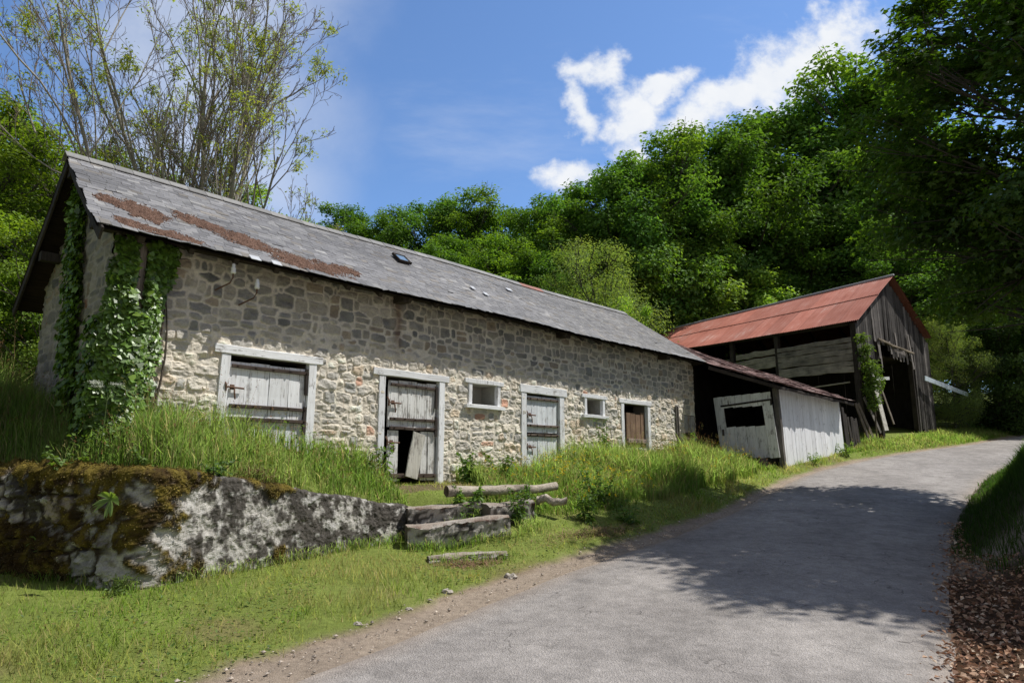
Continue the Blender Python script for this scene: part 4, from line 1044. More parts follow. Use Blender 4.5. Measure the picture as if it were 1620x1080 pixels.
def stone_block(name, pts, z0, z1, depth, label, cat, seed, group=None, flat=.0):
    """rough block: top outline given by front edge pts[0]-pts[1], depth to the back"""
    a, b = A(*pts[0]), A(*pts[1]); d = nrm(b - a); bk = A(-d[1], d[0])
    Ln = np.linalg.norm(b - a); nu, nv = int(Ln / .03) + 2, 14; mb = MB()
    rows = []
    zz0 = z0; prof = [(0, z0 - .15)] + [(0, lerp(z0 - .15, z1, k / 9)) for k in range(1, 10)] + [(depth * k / 8, z1) for k in range(1, 9)] + [(depth, z0 - .15)]
    u = np.linspace(0, Ln, nu)
    for k, (q, z) in enumerate(prof):
        x = a[0] + d[0] * u + bk[0] * q; y = a[1] + d[1] * u + bk[1] * q
        zq = z + (z > z0 - .1) * (pts[2] if len(pts) > 2 else 0) * (u / Ln)
        n_ = fbm(u * 5, 0 * u + k * .35, o=4, seed=seed); n_ = n_ + .5 * fbm(u * 17, 0 * u + k * 1.1, o=3, seed=seed + 5); rows.append(np.stack([x - bk[0] * .045 * n_, y - bk[1] * .045 * n_, zq + .035 * fbm(u * 3, 0 * u + q * 4, 2, o=4, seed=seed + 1) - (.03 if k in (9, 10) else 0) * (1 + n_)], -1))
    V = np.array(rows); K, U = np.meshgrid(np.arange(len(prof)), u, indexing='ij')
    n1 = fbm(U * 5, K * .5, o=4, seed=seed + 2); n2 = fbm(U * 14, K * 1.6, o=3, seed=seed + 3)
    c = np.tile(A(.44, .41, .37), (*K.shape, 1)); bl = sst(-.10, .16, n1 * .5 + n2 * .8) * (K < 10); c = c * (1 - .9 * bl[..., None]) + A(.03, .025, .02) * .9 * bl[..., None]
    tp = (K >= 10) * sst(-.2, .3, n1 + .3); c = c * (1 - .6 * tp[..., None]) + A(.30, .23, .18) * .6 * tp[..., None]
    rd = sst(.0, .3, n2) * (K > 7) * (K < 11); c = c * (1 - .6 * rd[..., None]) + A(.11, .05, .035) * .6 * rd[..., None]
    mb.add(V.reshape(-1, 3), grid_faces(*K.shape), c.reshape(-1, 3))
    for e in (0, -1):
        ed = V[:, e]; k = np.arange(len(prof) - 1); mb.add(np.concatenate([ed, ed.mean(0)[None]]), np.stack([k, k + 1, np.full(len(k), len(prof))], -1), A(.15, .13, .11))
    o = mb.build(name, M['retain']); tag(o, label, cat, group); return o
stone_block('stone_step', [(-1.42, 9.62), (-.02, 9.97), .14], .46, .70, .48, 'long low stone step with speckled front beside the end of the mossy wall', 'step', 90)
stone_block('stone_step', [(-1.50, 10.15), (-.45, 10.5), .08], .7, .93, .3, 'short reddish upper stone step behind the long low one', 'step', 91)
stone_block('stone_step', [(-.30, 10.2), (.35, 10.55), .06], .62, .97, .35, 'upper right stone step running into the tall grass below the log', 'step', 92)
stone_block('stone_edging', [(-1.05, 9.0), (-.05, 9.28), .04],        .36, .395, .2, 'flat stone edging sunk in the turf in front of the steps', 'edging', 93)

# log in the grass
def make_log(a, b, r, label, seed, broken=False):
    a, b = A(*a), A(*b); n = 40; u = np.linspace(0, 1, n)
    P = lerp(a, b, u[:, None]); P[:, 2] += .05 * fbm(u * 3, 0 * u, o=3, seed=seed); P[:, 0] += .05 * fbm(u * 2.5, 0 * u + 4, o=3, seed=seed)
    mb = MB(); sides = 18; d = nrm(b - a); U = nrm(np.cross(d, A(0, 0, 1))); W = np.cross(U, d); th = np.arange(sides) * 2 * PI / sides
    Tn = th[None].repeat(n, 0); Uu = u[:, None].repeat(sides, 1)
    nn1 = fbm(Uu * 12, np.cos(Tn) * 1.5, np.sin(Tn) * 1.5, o=4, seed=seed)
    R = r * (1 - .25 * Uu) * (1 + .20 * nn1 + .10 * fbm(Uu * 3, np.cos(Tn), np.sin(Tn), o=3, seed=seed + 7))
    V = P[:, None] + R[..., None] * (np.cos(Tn)[..., None] * U + np.sin(Tn)[..., None] * W)
    c = A(.50, .44, .36) * (1 + .4 * nn1[..., None]); dk = sst(.0, .25, fbm(Uu * 6, np.cos(Tn), np.sin(Tn), o=4, seed=seed + 1)); c = c * (1 - .65 * dk[..., None]) + A(.14, .11, .09) * .65 * dk[..., None]
    i = np.arange(n - 1)[:, None] * sides; j = np.arange(sides)[None]; Q = np.stack([i + j, i + sides + j, i + sides + (j + 1) % sides, i + (j + 1) % sides], -1).reshape(-1, 4)
    mb.add(V.reshape(-1, 3), Q, c.reshape(-1, 3)); o = mb.build('fallen_log', M['bark'], None, True); tag(o, label, 'log')
    for e, q in ((0, 0), (-1, 1)):
        mb = MB(); ring = V[e]; ct = ring.mean(0) + d * (.03 if e == 0 else -.01)
        k = np.arange(sides); mb.add(np.concatenate([ring, ct[None]]), np.stack([k, (k + 1) % sides, np.full(sides, sides)], -1), np.concatenate([np.tile(A(.16, .125, .09), (sides, 1)), [[.05, .04, .03]]])); mb.build('cut_end', M['bark'], o)
    return o
def gz2(x, y): return float(H(A(x), A(y))[0])
make_log((-1.0, 10.55, 1.13), (.72, 11.72, 1.20), .085, 'pale fallen log lying in the grass in front of the doors', 100)
make_log((.42, 11.05, 1.02), (.85, 10.95, .98), .07, 'short piece of log under the right half of the long log', 101)

# stones along the road edge
for (x, y, s_, lab) in ((-.70, 7.72, .06, 'pale stone on the gravel edge below the wall end'), (-.02, 8.5, .075, 'flat whitish stone beside the road, furthest from the camera'), (-1.42, 6.62, .04, 'small pale stone at the lawn corner nearest the camera'), (-1.02, 7.1, .032, 'smallest pale pebble on the gravel between two larger stones')):
    th, ph = np.meshgrid(np.linspace(0, 2 * PI, 17)[:-1], np.linspace(0, PI, 9)); 
    R = s_ * (1 + .7 * fbm(np.cos(th) * np.sin(ph) * 2 + x, np.sin(th) * np.sin(ph) * 2, np.cos(ph) * 2, o=3, seed=int(s_ * 1000)))
    V = np.stack([R * np.cos(th) * np.sin(ph), R * np.sin(th) * np.sin(ph) * .8, R * np.cos(ph) * .5], -1).reshape(-1, 3) + A(x, y, gz2(x, y) + s_ * .15)
    i = np.arange(8)[:, None] * 16; j = np.arange(16)[None]; Q = np.stack([i + j, i + (j + 1) % 16, i + 16 + (j + 1) % 16, i + 16 + j], -1).reshape(-1, 4)
    mb = MB(); mb.add(V, Q, (.42, .38, .33)); o = mb.build('stone', M['wall']); tag(o, lab, 'stone')

# ------------------------------------------------------------------ trees
def clump_leaves(ctr, out, rad, n, size, base, flat=.55, shape='rhomb', upw=.8, asp=.6, shell=.5, droop=.3):
    d = nrm(rng.normal(size=(n, 3))); rr = rng.random(n)**shell
    P = d * rr[:, None] * rad * A(1, 1, flat) * (1 + .35 * vnoise(d[:, 0] * 2.3 + ctr[0], d[:, 1] * 2.3 + ctr[1], d[:, 2] * 2.3 + ctr[2], 3))[:, None] + ctr
    Nn = A(0, 0, 1) * upw + out * .35 + d * .35 + rng.normal(size=(n, 3)) * .42
    V, F, k = leaves(P, Nn, size * rng.uniform(.65, 1.25, n), asp, .3, shape, droop)
    c = base * rng.uniform(.72, 1.25, (n, 1)) * (1 + .18 * (rr[:, None] - .6))
    yl = (rng.random(n) < .12)[:, None]; c = np.where(yl, c * A(1.35, 1.18, .8), c)
    return V, F, np.repeat(c, k, 0)

def broadleaf(name, seed, Ht, R, cb, ncl, per, leaf, cols, flat=.5, trunk=.022, env=.7, shape='rhomb', asp=.6, crad=(.22, .36), lean=(0, 0), wob=.35, shell=.5, mat='leaf_far', bark=(.10, .09, .075), droop=.3, inner=.45, upw=.8):
    """returns (trunk object, crown mesh): tapered trunk, limbs to every clump, leaf clumps with gaps"""
    global rng
    keep = rng; rng = np.random.default_rng(seed)
    tz = np.linspace(-.4, Ht * .9, 14); tx = wob * fbm(tz * .25, 0 * tz, o=2, seed=seed) * np.clip(tz / 3, 0, 1) + lean[0] * np.clip(tz / Ht, 0, 1)**1.5; ty = wob * fbm(tz * .25, 0 * tz + 9, o=2, seed=seed) * np.clip(tz / 3, 0, 1) + lean[1] * np.clip(tz / Ht, 0, 1)**1.5
    TP = np.stack([tx, ty, tz], -1); TR = Ht * trunk * (1 - .9 * np.clip(tz / (Ht * .95), 0, 1)) + .015; TR[0] *= 1.5; TR[1] *= 1.12
    tb = MB(); tube(tb, TP, TR, 9, bark)
    cm = MB(); ga = 2.39996
    lob = rng.uniform(0, 2 * PI, 3)
    for k in range(ncl):
        t = (k + rng.random()) / ncl; z = cb + (Ht - cb) * t
        w = R * max(.12, math.sin(PI * (.10 + .84 * t))**env)
        th = k * ga + rng.normal(0, .5)
        w *= 1 + .18 * math.sin(2 * th + lob[0]) + .15 * math.sin(3 * th + lob[1] + 4 * t)
        q = max(inner, rng.random()**.45) if rng.random() < .85 else rng.random() * .6
        i = min(13, int(np.searchsorted(tz, z))); ax = TP[min(i, 13)]
        c = A(ax[0] + w * q * math.cos(th), ax[1] + w * q * math.sin(th), z + rng.normal(0, .03 * Ht))
        out = nrm(c - A(ax[0], ax[1], cb + (Ht - cb) * .4)); cr = R * rng.uniform(*crad) * (1.15 - .45 * t)
        z0 = max(cb * .55, z - w * q * rng.uniform(.5, .9)); z0 = min(z0, Ht * .82); j = np.clip(np.searchsorted(tz, z0), 1, 13)
        s0 = TP[j]; mid = (s0 + c) / 2 + A(0, 0, -.05 * R) + rng.normal(0, .05 * R, 3); rb = max(.012, TR[j] * .38)
        ts = np.linspace(0, 1, 6)[:, None]; BP = (1 - ts)**2 * s0 + 2 * ts * (1 - ts) * mid + ts**2 * c
        tube(tb, BP, np.linspace(rb, .012, 6), 5, bark)
        for q2 in range(3):
            e = c + nrm(rng.normal(size=3) + out) * cr * .9; s1 = BP[rng.integers(3, 5)]
            tube(tb, [s1, (s1 + e) / 2 + rng.normal(0, .08 * cr, 3), e], [.02, .014, .006], 4, bark)
        base = A(*cols[rng.integers(len(cols))]) * rng.uniform(.82, 1.15)
        nl = int(per * rng.uniform(.6, 1.35) * (cr / (R * .29))**1.6)
        V, F, C = clump_leaves(c, out, cr, nl, leaf, base, flat, shape, upw, asp, shell, droop); cm.add(V, F, C)
    rng = keep
    return tb.mesh('trunk', True), cm.mesh('crown')

def place_tree(meshes, name, x, y, ztop, Hm, label, cat='tree', group=None, rot=None, wide=1.0, leafmat='leaf_far', sink=.1):
    g = gz2(x, y) - sink; e = empty(name, (x, y, g), random.uniform(0, 6.28) if rot is None else rot)
    s = (ztop - g) / Hm * .965; e.scale = (s * wide, s * wide, s)
    tag(e, label, cat, group)
    obj('trunk', meshes[0], M['bark'], e); obj('crown', meshes[1], M[leafmat], e)
    return e

GREEN = [(.105, .215, .035), (.125, .24, .038), (.085, .185, .033), (.14, .255, .04)]
GREEN_Y = [(.26, .42, .075), (.30, .46, .085), (.22, .36, .065)]
GREEN_F = [GREEN, [(.13, .255, .04), (.155, .285, .044), (.11, .225, .037)], [(.10, .22, .042), (.125, .24, .044)], [(.155, .275, .038), (.135, .25, .036), (.175, .295, .042)], [(.095, .205, .037), (.115, .23, .04)]]
forest = [broadleaf('beech', 200 + k, 12, 3.6 + .25 * (k % 3), (2.0, 1.2, 2.6, 1.6, 2.2)[k], 88, 480, .20, GREEN_F[k], .66, shell=.42, upw=.55, crad=(.19, .36)) for k in range(5)]
FT = [  # x, y, height of the crown top, label
 (-11.2, 46, 19.6, 'beech at the left end of the wood, standing by itself right of the bare tree', 0),
 (-8.2, 44, 18.8, 'rounded beech, second from the left end of the wood', 1),
 (-5.4, 46, 20.2, 'beech with the peaked crown above the skylight in the slate roof', 2),
 (-2.8, 44, 19.6, 'green beech right of the peaked one above the slate roof', 3),
 (-.5, 48, 20.2, 'beech in the lowest dip of the tree line above the middle of the roof', 4),
 (2.1, 42, 18.9, 'beech below the small low cloud, left of the pale shrubs', 1),
 (4.8, 44, 20.7, 'beech under the small low cloud, one step up the slope', 0),
 (6.9, 40, 20.1, 'beech standing where the tree line climbs beside the low cloud', 2),
 (9.8, 42, 22.5, 'tall light-topped beech just right of the low cloud', 3),
 (13.0, 44, 24.3, 'beech with pale upper crown under the pair of small clouds', 4),
 (16.1, 46, 26.2, 'beech touching the lower left tip of the long cloud', 1),
 (19.6, 48, 28.0, 'beech rising into the middle of the long white cloud', 0),
 (24.1, 50, 30.3, 'tall beech in front of the right half of the long cloud', 2),
 (26.5, 48, 31.5, 'tallest beech, half hidden by the maple at right', 3)]
for k, (x, y, zt, lab, v) in enumerate(FT):
    place_tree(forest[v], 'beech_tree', x, y, zt, 12, lab, 'tree', 'beeches along the skyline of the wood', wide=1.02)
FT2 = [(-3.8, 36, 14.0), (-1.0, 35, 13.4), (1.3, 34.5, 12.4), (4.6, 40, 16.0), (12.2, 49, 20.5), (19.3, 43, 18.0), (2.5, 39, 15.5), (8.0, 45, 19.0), (22.5, 41, 18.0), (29, 44, 20), (-7.5, 38, 14.0), (12.0, 46, 21), (17, 49, 24)]
for k, (x, y, zt) in enumerate(FT2):
    place_tree(forest[(k * 2 + 1) % 5], 'beech_tree', x, y, zt, 12, 'dark green beech inside the wood, below the skyline crowns', 'tree', 'beeches inside the wood', wide=1.12)

# paler shrubs in front of the wood
willow = broadleaf('willow', 230, 7, 2.6, .5, 80, 420, .12, [(.25, .35, .11), (.29, .38, .13), (.21, .30, .095)], .8, .012, .55, asp=.28, crad=(.24, .38), mat='leaf', droop=.0, upw=.4)
hazel = [broadleaf('hazel', 231 + k, 7, 2.6, .6, 70, 330, .17, GREEN_Y, .75, .013, .55, asp=.75, crad=(.24, .38), upw=.6) for k in range(2)]
near_dark = broadleaf('shrub_dark', 236, 7, 2.8, .4, 84, 380, .16, [(.075, .135, .026), (.09, .155, .03), (.06, .115, .024)], .7, .013, .55, asp=.7, crad=(.22, .36))  # leaf colours darkened to put shade into the right-edge shrub
place_tree(willow, 'willow_shrub', 3.6, 30, 11.5, 7, 'grey-green fine leaved willow behind the ridge of the slate roof', 'shrub', None, .3, 1.0, 'leaf')
place_tree(hazel[0], 'leafy_shrub', 7.2, 38.6, 14.9, 7, 'bright green shrub between the willow and the one above the iron roof', 'shrub', None, 1.2, .95, 'leaf')
place_tree(hazel[1], 'leafy_shrub', 11.4, 40.4, 15.2, 7, 'broad bright green shrub above the middle of the red iron roof', 'shrub', None, 2.2, 1.05, 'leaf')
place_tree(hazel[0], 'leafy_shrub', 14.9, 41.6, 13.4, 7, 'lower green shrub right of the broad one above the red iron roof', 'shrub', None, 5.0, 1.0, 'leaf')
place_tree(hazel[1], 'leafy_shrub', 4.5, 28.0, 8.6, 7, 'low green shrub peeping over the hipped right end of the slate roof', 'shrub', None, 4.0, .62, 'leaf')
place_tree(willow, 'leafy_shrub', 20.0, 31.0, 8.2, 7, 'pale leafy shrub beside the right wall of the timber barn', 'shrub', None, .5, .85, 'leaf')
place_tree(near_dark, 'leafy_shrub', 22.8, 31.6, 8.6, 7, 'shaded leafy shrub at the right edge beyond the pale one', 'shrub', None, 2.9, .9, 'leaf')
for k, (x, y, zt, lab) in enumerate([(26.6, 39, 15.0, 'dark tree behind the two shrubs right of the timber barn'), (31, 37, 17, 'dark tree furthest right beyond the road bend'), (21.5, 36.5, 13.5, 'dark tree close behind the gable of the timber barn'), (30.5, 32.5, 14, 'dark tree beyond the road bend, behind the maple'), (26.2, 31.6, 12.5, 'dark tree added over the road bend to shade the right-edge shrub')]):  # last tree added only to shade the shrub at the right edge
    place_tree(forest[(k + 2) % 5], 'beech_tree', x, y, zt, 12, lab, 'tree', None, wide=1.25)

# nearer trees on the slope behind the left gable
near = [broadleaf('hazel_near', 240 + k, 8, 3.0, .4, 96, 400, .125, [(.19, .30, .036), (.22, .33, .042), (.155, .25, .034)], .6, .014, .55, asp=.7, crad=(.2, .34)) for k in range(2)]
LT = [(-14.2, 17.5, 11.6, 'tallest green tree at the left edge of the picture', 1.0), (-12.0, 15.0, 9.3, 'leafy tree just left of the gable peak', 1.0), (-13.6, 20.5, 11.0, 'green tree showing right behind the gable peak', 1.0),
      (-15.6, 26.5, 14.2, 'green tree behind the left stems of the bare tree', 1.0), (-13.2, 27.0, 12.6, 'green tree behind the trunk of the bare tree', 1.0), (-11.4, 28, 13.3, 'green tree under the right branches of the bare tree', 1.0), (-10.6, 30.0, 13.0, 'last green tree at the right foot of the bare tree', .8),
      (-11.6, 12.6, 7.6, 'low dark tree at the left edge beside the gable', 1.05), (-9.4, 13.6, 6.6, 'bushy growth close behind the gable wall', .9), (-17.5, 21, 14, 'tree at the far left edge behind the tallest one', 1.1)]
for k, (x, y, zt, lab, w_) in enumerate(LT):
    place_tree(near[k % 2], 'hazel_tree', x, y, zt, 8, lab, 'tree', None, None, w_, 'leaf')

# the bare ash
def ash(name, base, stems, label, seed, wx=1.0):
    global rng
    keep = rng; rng = np.random.default_rng(seed); tb = MB(); cm = MB(); tips = []
    def bcol(r): return A(.36, .335, .28) if r > .02 else A(.27, .225, .185)
    def grow(p, d, Ln, r, lev, up):
        n = 7 if lev < 2 else 5; P = [p]; q = p.copy(); dd = d.copy()
        for k in range(n):
            dd = nrm(dd + rng.normal(0, .09 + .03 * lev, 3) + A(0, 0, up)); q = q + dd * Ln / n; P.append(q.copy())
        R = np.linspace(r, max(.0065, r * .42), n + 1)
        tube(tb, P, R, (8, 6, 4, 3, 3)[lev], bcol(r) * rng.uniform(.85, 1.15)); P = np.array(P)
        if lev >= 4: tips.append(P[-1]); return
        nb = (9, 6, 4, 2)[lev]
        for k in range(nb):
            t = rng.uniform((.38, .3, .25, .25)[lev], 1.0); i = min(int(t * n), n - 1); f = t * n - i
            s = lerp(P[i], P[i + 1], f); axis = nrm(P[i + 1] - P[i]); per = nrm(np.cross(axis, rng.normal(size=3)))
            ang = rng.uniform(.28, .62); nd = nrm(axis * math.cos(ang) + per * math.sin(ang))
            grow(s, nd, Ln * rng.uniform(.28, .50) * (1.2 - .45 * t), max(.0055, R[i] * rng.uniform(.38, .6)), lev + 1, .07)
        tips.append(P[-1])
    for (dx, dy, z), r, f in stems:
        top = A(dx, dy, z); L_ = np.linalg.norm(top); st = A(dx * f[0], dy * f[0], -.3) + A(*f[1:], 0)
        d0 = nrm(nrm(top - st) + A(-dx * .035, -dy * .035, .18)); grow(st, d0, L_ * .98, r, 0, -.01 if abs(dx) > 1.5 else .03)
    tips = np.array(tips); m = rng.random(len(tips)) < .05 + .26 * sst(.05, .5, vnoise(tips[:, 0] * .7, tips[:, 1] * .7, tips[:, 2] * .7, 5))
    for p in tips[m]:
        V, F, C = clump_leaves(p, A(0, 0, 1), rng.uniform(.12, .26), rng.integers(10, 24), .11, A(.30, .36, .09) * rng.uniform(.8, 1.2), .8, asp=.38); cm.add(V, F, C)
    rng = keep
    e = empty(name, base); e.scale = (wx, wx, 1); tag(e, label, 'tree'); tb.build('trunk', M['bark'], e, True); cm.build('crown', M['leaf'], e); return e
gA = gz2(-9.3, 17.3); gB = gz2(-8.1, 17.0)
ash('ash_tree', (-8.1, 17.0, gB), [((2.3, .4, 9.6), .10, (0, .05, 0)), ((1.7, -.5, 10.6), .10, (0, 0, .1)), ((.8, .4, 11.2), .11, (0, -.06, 0)), ((.15, -.4, 11.3), .09, (0, -.12, .05)), ((2.6, -.2, 9.4), .085, (0, .12, 0)), ((3.0, .3, 7.6), .07, (0, .13, .1)), ((-.5, .8, 10.4), .07, (0, -.1, -.1)), ((3.1, .5, 6.6), .065, (0, .15, .05)), ((3.3, 0, 5.4), .05, (0, .16, 0))], 'right-hand bare ash with forked trunk and few yellow-green leaf tufts behind the slate roof', 300, .84)
ash('ash_tree', (-9.35, 17.4, gA), [((.25, .2, 11.4), .095, (0, .25, 0)), ((-.3, -.4, 11.3), .095, (0, 0, 0)), ((-.9, .4, 11.0), .08, (0, -.15, .1)), ((-1.7, -.3, 10.2), .07, (0, -.3, 0)), ((-2.4, .6, 9.4), .055, (0, -.35, -.1)), ((.8, -.5, 10.2), .06, (0, .4, .1)), ((-2.7, .3, 8.4), .055, (0, -.4, 0)), ((-3.1, -.5, 7.0), .045, (0, -.5, 0))], 'left-hand bare ash of several slim stems rising behind the gable peak', 301, .84)

# the maple over the road at right
maple = broadleaf('maple', 260, 11.5, 4.6, 3.7, 240, 640, .145, [(.072, .142, .016), (.09, .165, .018), (.06, .12, .015)], .42, .02, .42, 'maple', crad=(.17, .27), mat='maple_leaf', shell=.6, inner=.35, wob=.5, upw=1.0)
place_tree(maple, 'maple_tree', 11.1, 11.95, 12.5, 11.5, 'large dark leafy maple overhanging the road from the right', 'tree', None, .6, 1.03, 'maple_leaf')
def maple_bough():
    pass

# ------------------------------------------------------------------ ivy
def make_ivy():
    mb = MB(); P, N_ = [], []
    # front face of the corner
    n = 26000; s = rng.uniform(-5.25, -3.6, n); z = rng.uniform(1.7, 4.42, n)
    cx = np.interp(z, [1.7, 2.1, 2.6, 3.2, 3.6, 4.0, 4.4], [-4.74, -4.72, -4.68, -4.66, -4.66, -4.58, -4.5]); hw = np.interp(z, [1.7, 2.1, 2.6, 3.2, 3.6, 4.0, 4.4], [.22, .30, .36, .36, .32, .34, .36])
    e = (np.abs(s - cx) / hw) - .28 * fbm(s * 4, z * 4, o=4, seed=110); m = (e < 1) & (np.abs(s + 4.62) > .08 + 9 * (z < 3.55))
    m = (e < 1) & ~((np.abs(s + 4.62) < .075) & (z > 3.45))
    s, z, e = s[m], z[m], e[m]; dep = .05 + .24 * np.sqrt(np.clip(1 - e, 0, 1)) * np.where(z < 3.7, 1, .85) * (1 + .4 * fbm(s * 5, z * 5, o=3, seed=111)) * rng.random(len(s))**.35
    pl = np.array([L(a, b, c) for a, b, c in zip(s, dep, z)]); P.append(pl); N_.append(np.stack([rng.normal(0, .45, len(s)) - .1, -1 + rng.normal(0, .3, len(s)), .55 + rng.normal(0, .4, len(s))], -1))
    # gable face
    n = 15000; q = rng.uniform(-.1, 2.3, n); z = rng.uniform(1.8, 5.6, n)
    e1 = np.abs(q - .12 - .05 * np.sin(z * 3)) / np.interp(z, [1.8, 3, 4.3], [.30, .17, .10]) - .4 * fbm(q * 4, z * 4, o=3, seed=112); e2 = np.abs(q - 1.25 - .18 * (z - 3.5)) / (.26) - .5 * fbm(q * 3, z * 3, o=3, seed=113)
    m = ((e1 < 1) & (z < 3.4)) | (e2 < 1); q, z = q[m], z[m]
    P.append(np.stack([-4.93 - .16 * rng.random(len(q)), q, z], -1)); N_.append(np.stack([-1 + rng.normal(0, .3, len(q)), rng.normal(0, .45, len(q)), .5 + rng.normal(0, .4, len(q))], -1))
    P = np.concatenate(P); N_ = np.concatenate(N_)
    V, F, k = leaves(P, N_, rng.uniform(.038, .098, len(P)), .9, .2, 'ivy', .9)
    c = A(.10, .19, .025) * rng.uniform(.4, 1.6, (len(P), 1)); c = np.where((rng.random(len(P)) < .15)[:, None], c * A(1.5, 1.3, 1), c)
    mb.add(V, F, np.repeat(c, k, 0)); e = empty('ivy', (OV[0], OV[1], 0), ANG); tag(e, 'glossy green ivy climbing the left corner of the stone building', 'ivy')
    mb.build('foliage', M['ivy_leaf'], e)
    mb = MB()
    for k in range(9):
        s0 = -4.75 + .06 * k; pts = [L(s0 + .08 * math.sin(z * 2 + k), .05, z) for z in np.linspace(1.7, 4.2, 9)]; tube(mb, pts, np.linspace(.022, .006, 9), 5, (.12, .10, .08))
    mb.build('stem', M['bark'], e)
make_ivy()

# climbing shrub on the barn corner
def climber():
    mb = MB(); P = []; C = []
    for cx, cz, r, n in ((-.15, 6.3, .28, 260), (.05, 5.9, .30, 300), (-.1, 5.5, .22, 120), (.35, 5.2, .40, 520), (.45, 4.75, .40, 520), (.25, 4.4, .36, 420), (.4, 4.0, .28, 240), (.2, 3.7, .2, 120)):
        w = BW(cx, -.35); V, F, c = clump_leaves(A(w[0], w[1], cz), A(-LY[0], -LY[1], .3), r, n, .13, A(.14, .23, .045), .8, asp=.4); mb.add(V, F, c)
    e = empty('elder_shrub', (BW(.3, -.35)[0], BW(.3, -.35)[1], 2.6)); tag(e, 'slim green elder growing up the near corner post of the timber barn', 'shrub')
    o = mb.build('crown', M['leaf']); o.parent = e; o.location = (-e.location[0], -e.location[1], -e.location[2])
    mb = MB(); tube(mb, [(0, 0, -.1), (.05, .02, 1.2), (0, 0, 2.2), (-.25, -.2, 3.2), (-.35, -.25, 3.9)], [.035, .03, .022, .014, .006], 6, (.14, .12, .09)); mb.build('trunk', M['bark'], e)
climber()

# ------------------------------------------------------------------ grass and small plants
def zone(x, y):
    dl, _ = polydist(x, y, EL); dr, _ = polydist(x, y, ER); s, n = sn(x, y); sdw, t = polydist(x, y, RW)
    past = (x - RW[3][0]) * DV[0] + (y - RW[3][1]) * DV[1]
    return dl, -dr, s, n, sdw, t, past
def in_block(x, y):
    m = np.zeros(len(x), bool)
    for a, b, dp in (((-1.42, 9.62), (.10, 10.0), .35), ((-1.52, 10.1), (-.42, 10.5), .3), ((-.30, 10.15), (.75, 10.75), .35)):
        a, b = A(*a), A(*b); d = nrm(b - a); Ln = np.linalg.norm(b - a); u = (x - a[0]) * d[0] + (y - a[1]) * d[1]; v = -(x - a[0]) * d[1] + (y - a[1]) * d[0]
        m |= (u > -.02) & (u < Ln + .02) & (v > -.03) & (v < dp)
    return m
def gcol(x, y, kind):
    a = fbm(x * .9, y * .9, o=4, seed=120); b = fbm(x * 4, y * 4, o=3, seed=121); r = rng.random(len(x))
    if kind == 'lawn':
        big = sst(.1, .4, fbm(x * .55 + 7, y * .55, o=3, seed=140))[:, None]; c = lerp(A(.28, .45, .062), A(.48, .51, .125), sst(-.35, .35, a + .7 * b)[:, None]); st = (r < .12 + .40 * sst(.0, .45, b * .8 + a * .7))[:, None]
        c = c * (1 - .45 * big) + A(.46, .38, .17) * .45 * big; return np.where(st, A(.55, .45, .22), c) * rng.uniform(.7, 1.2, (len(x), 1))
    if kind == 'tall':
        c = lerp(A(.27, .43, .085), A(.42, .56, .15), sst(-.4, .5, a + .4 * b)[:, None]); st = (r < .13)[:, None]
        return np.where(st, A(.56, .49, .23), c) * rng.uniform(.7, 1.2, (len(x), 1))
    return lerp(A(.055, .12, .02), A(.09, .165, .03), sst(-.4, .5, a)[:, None]) * rng.uniform(.7, 1.2, (len(x), 1))

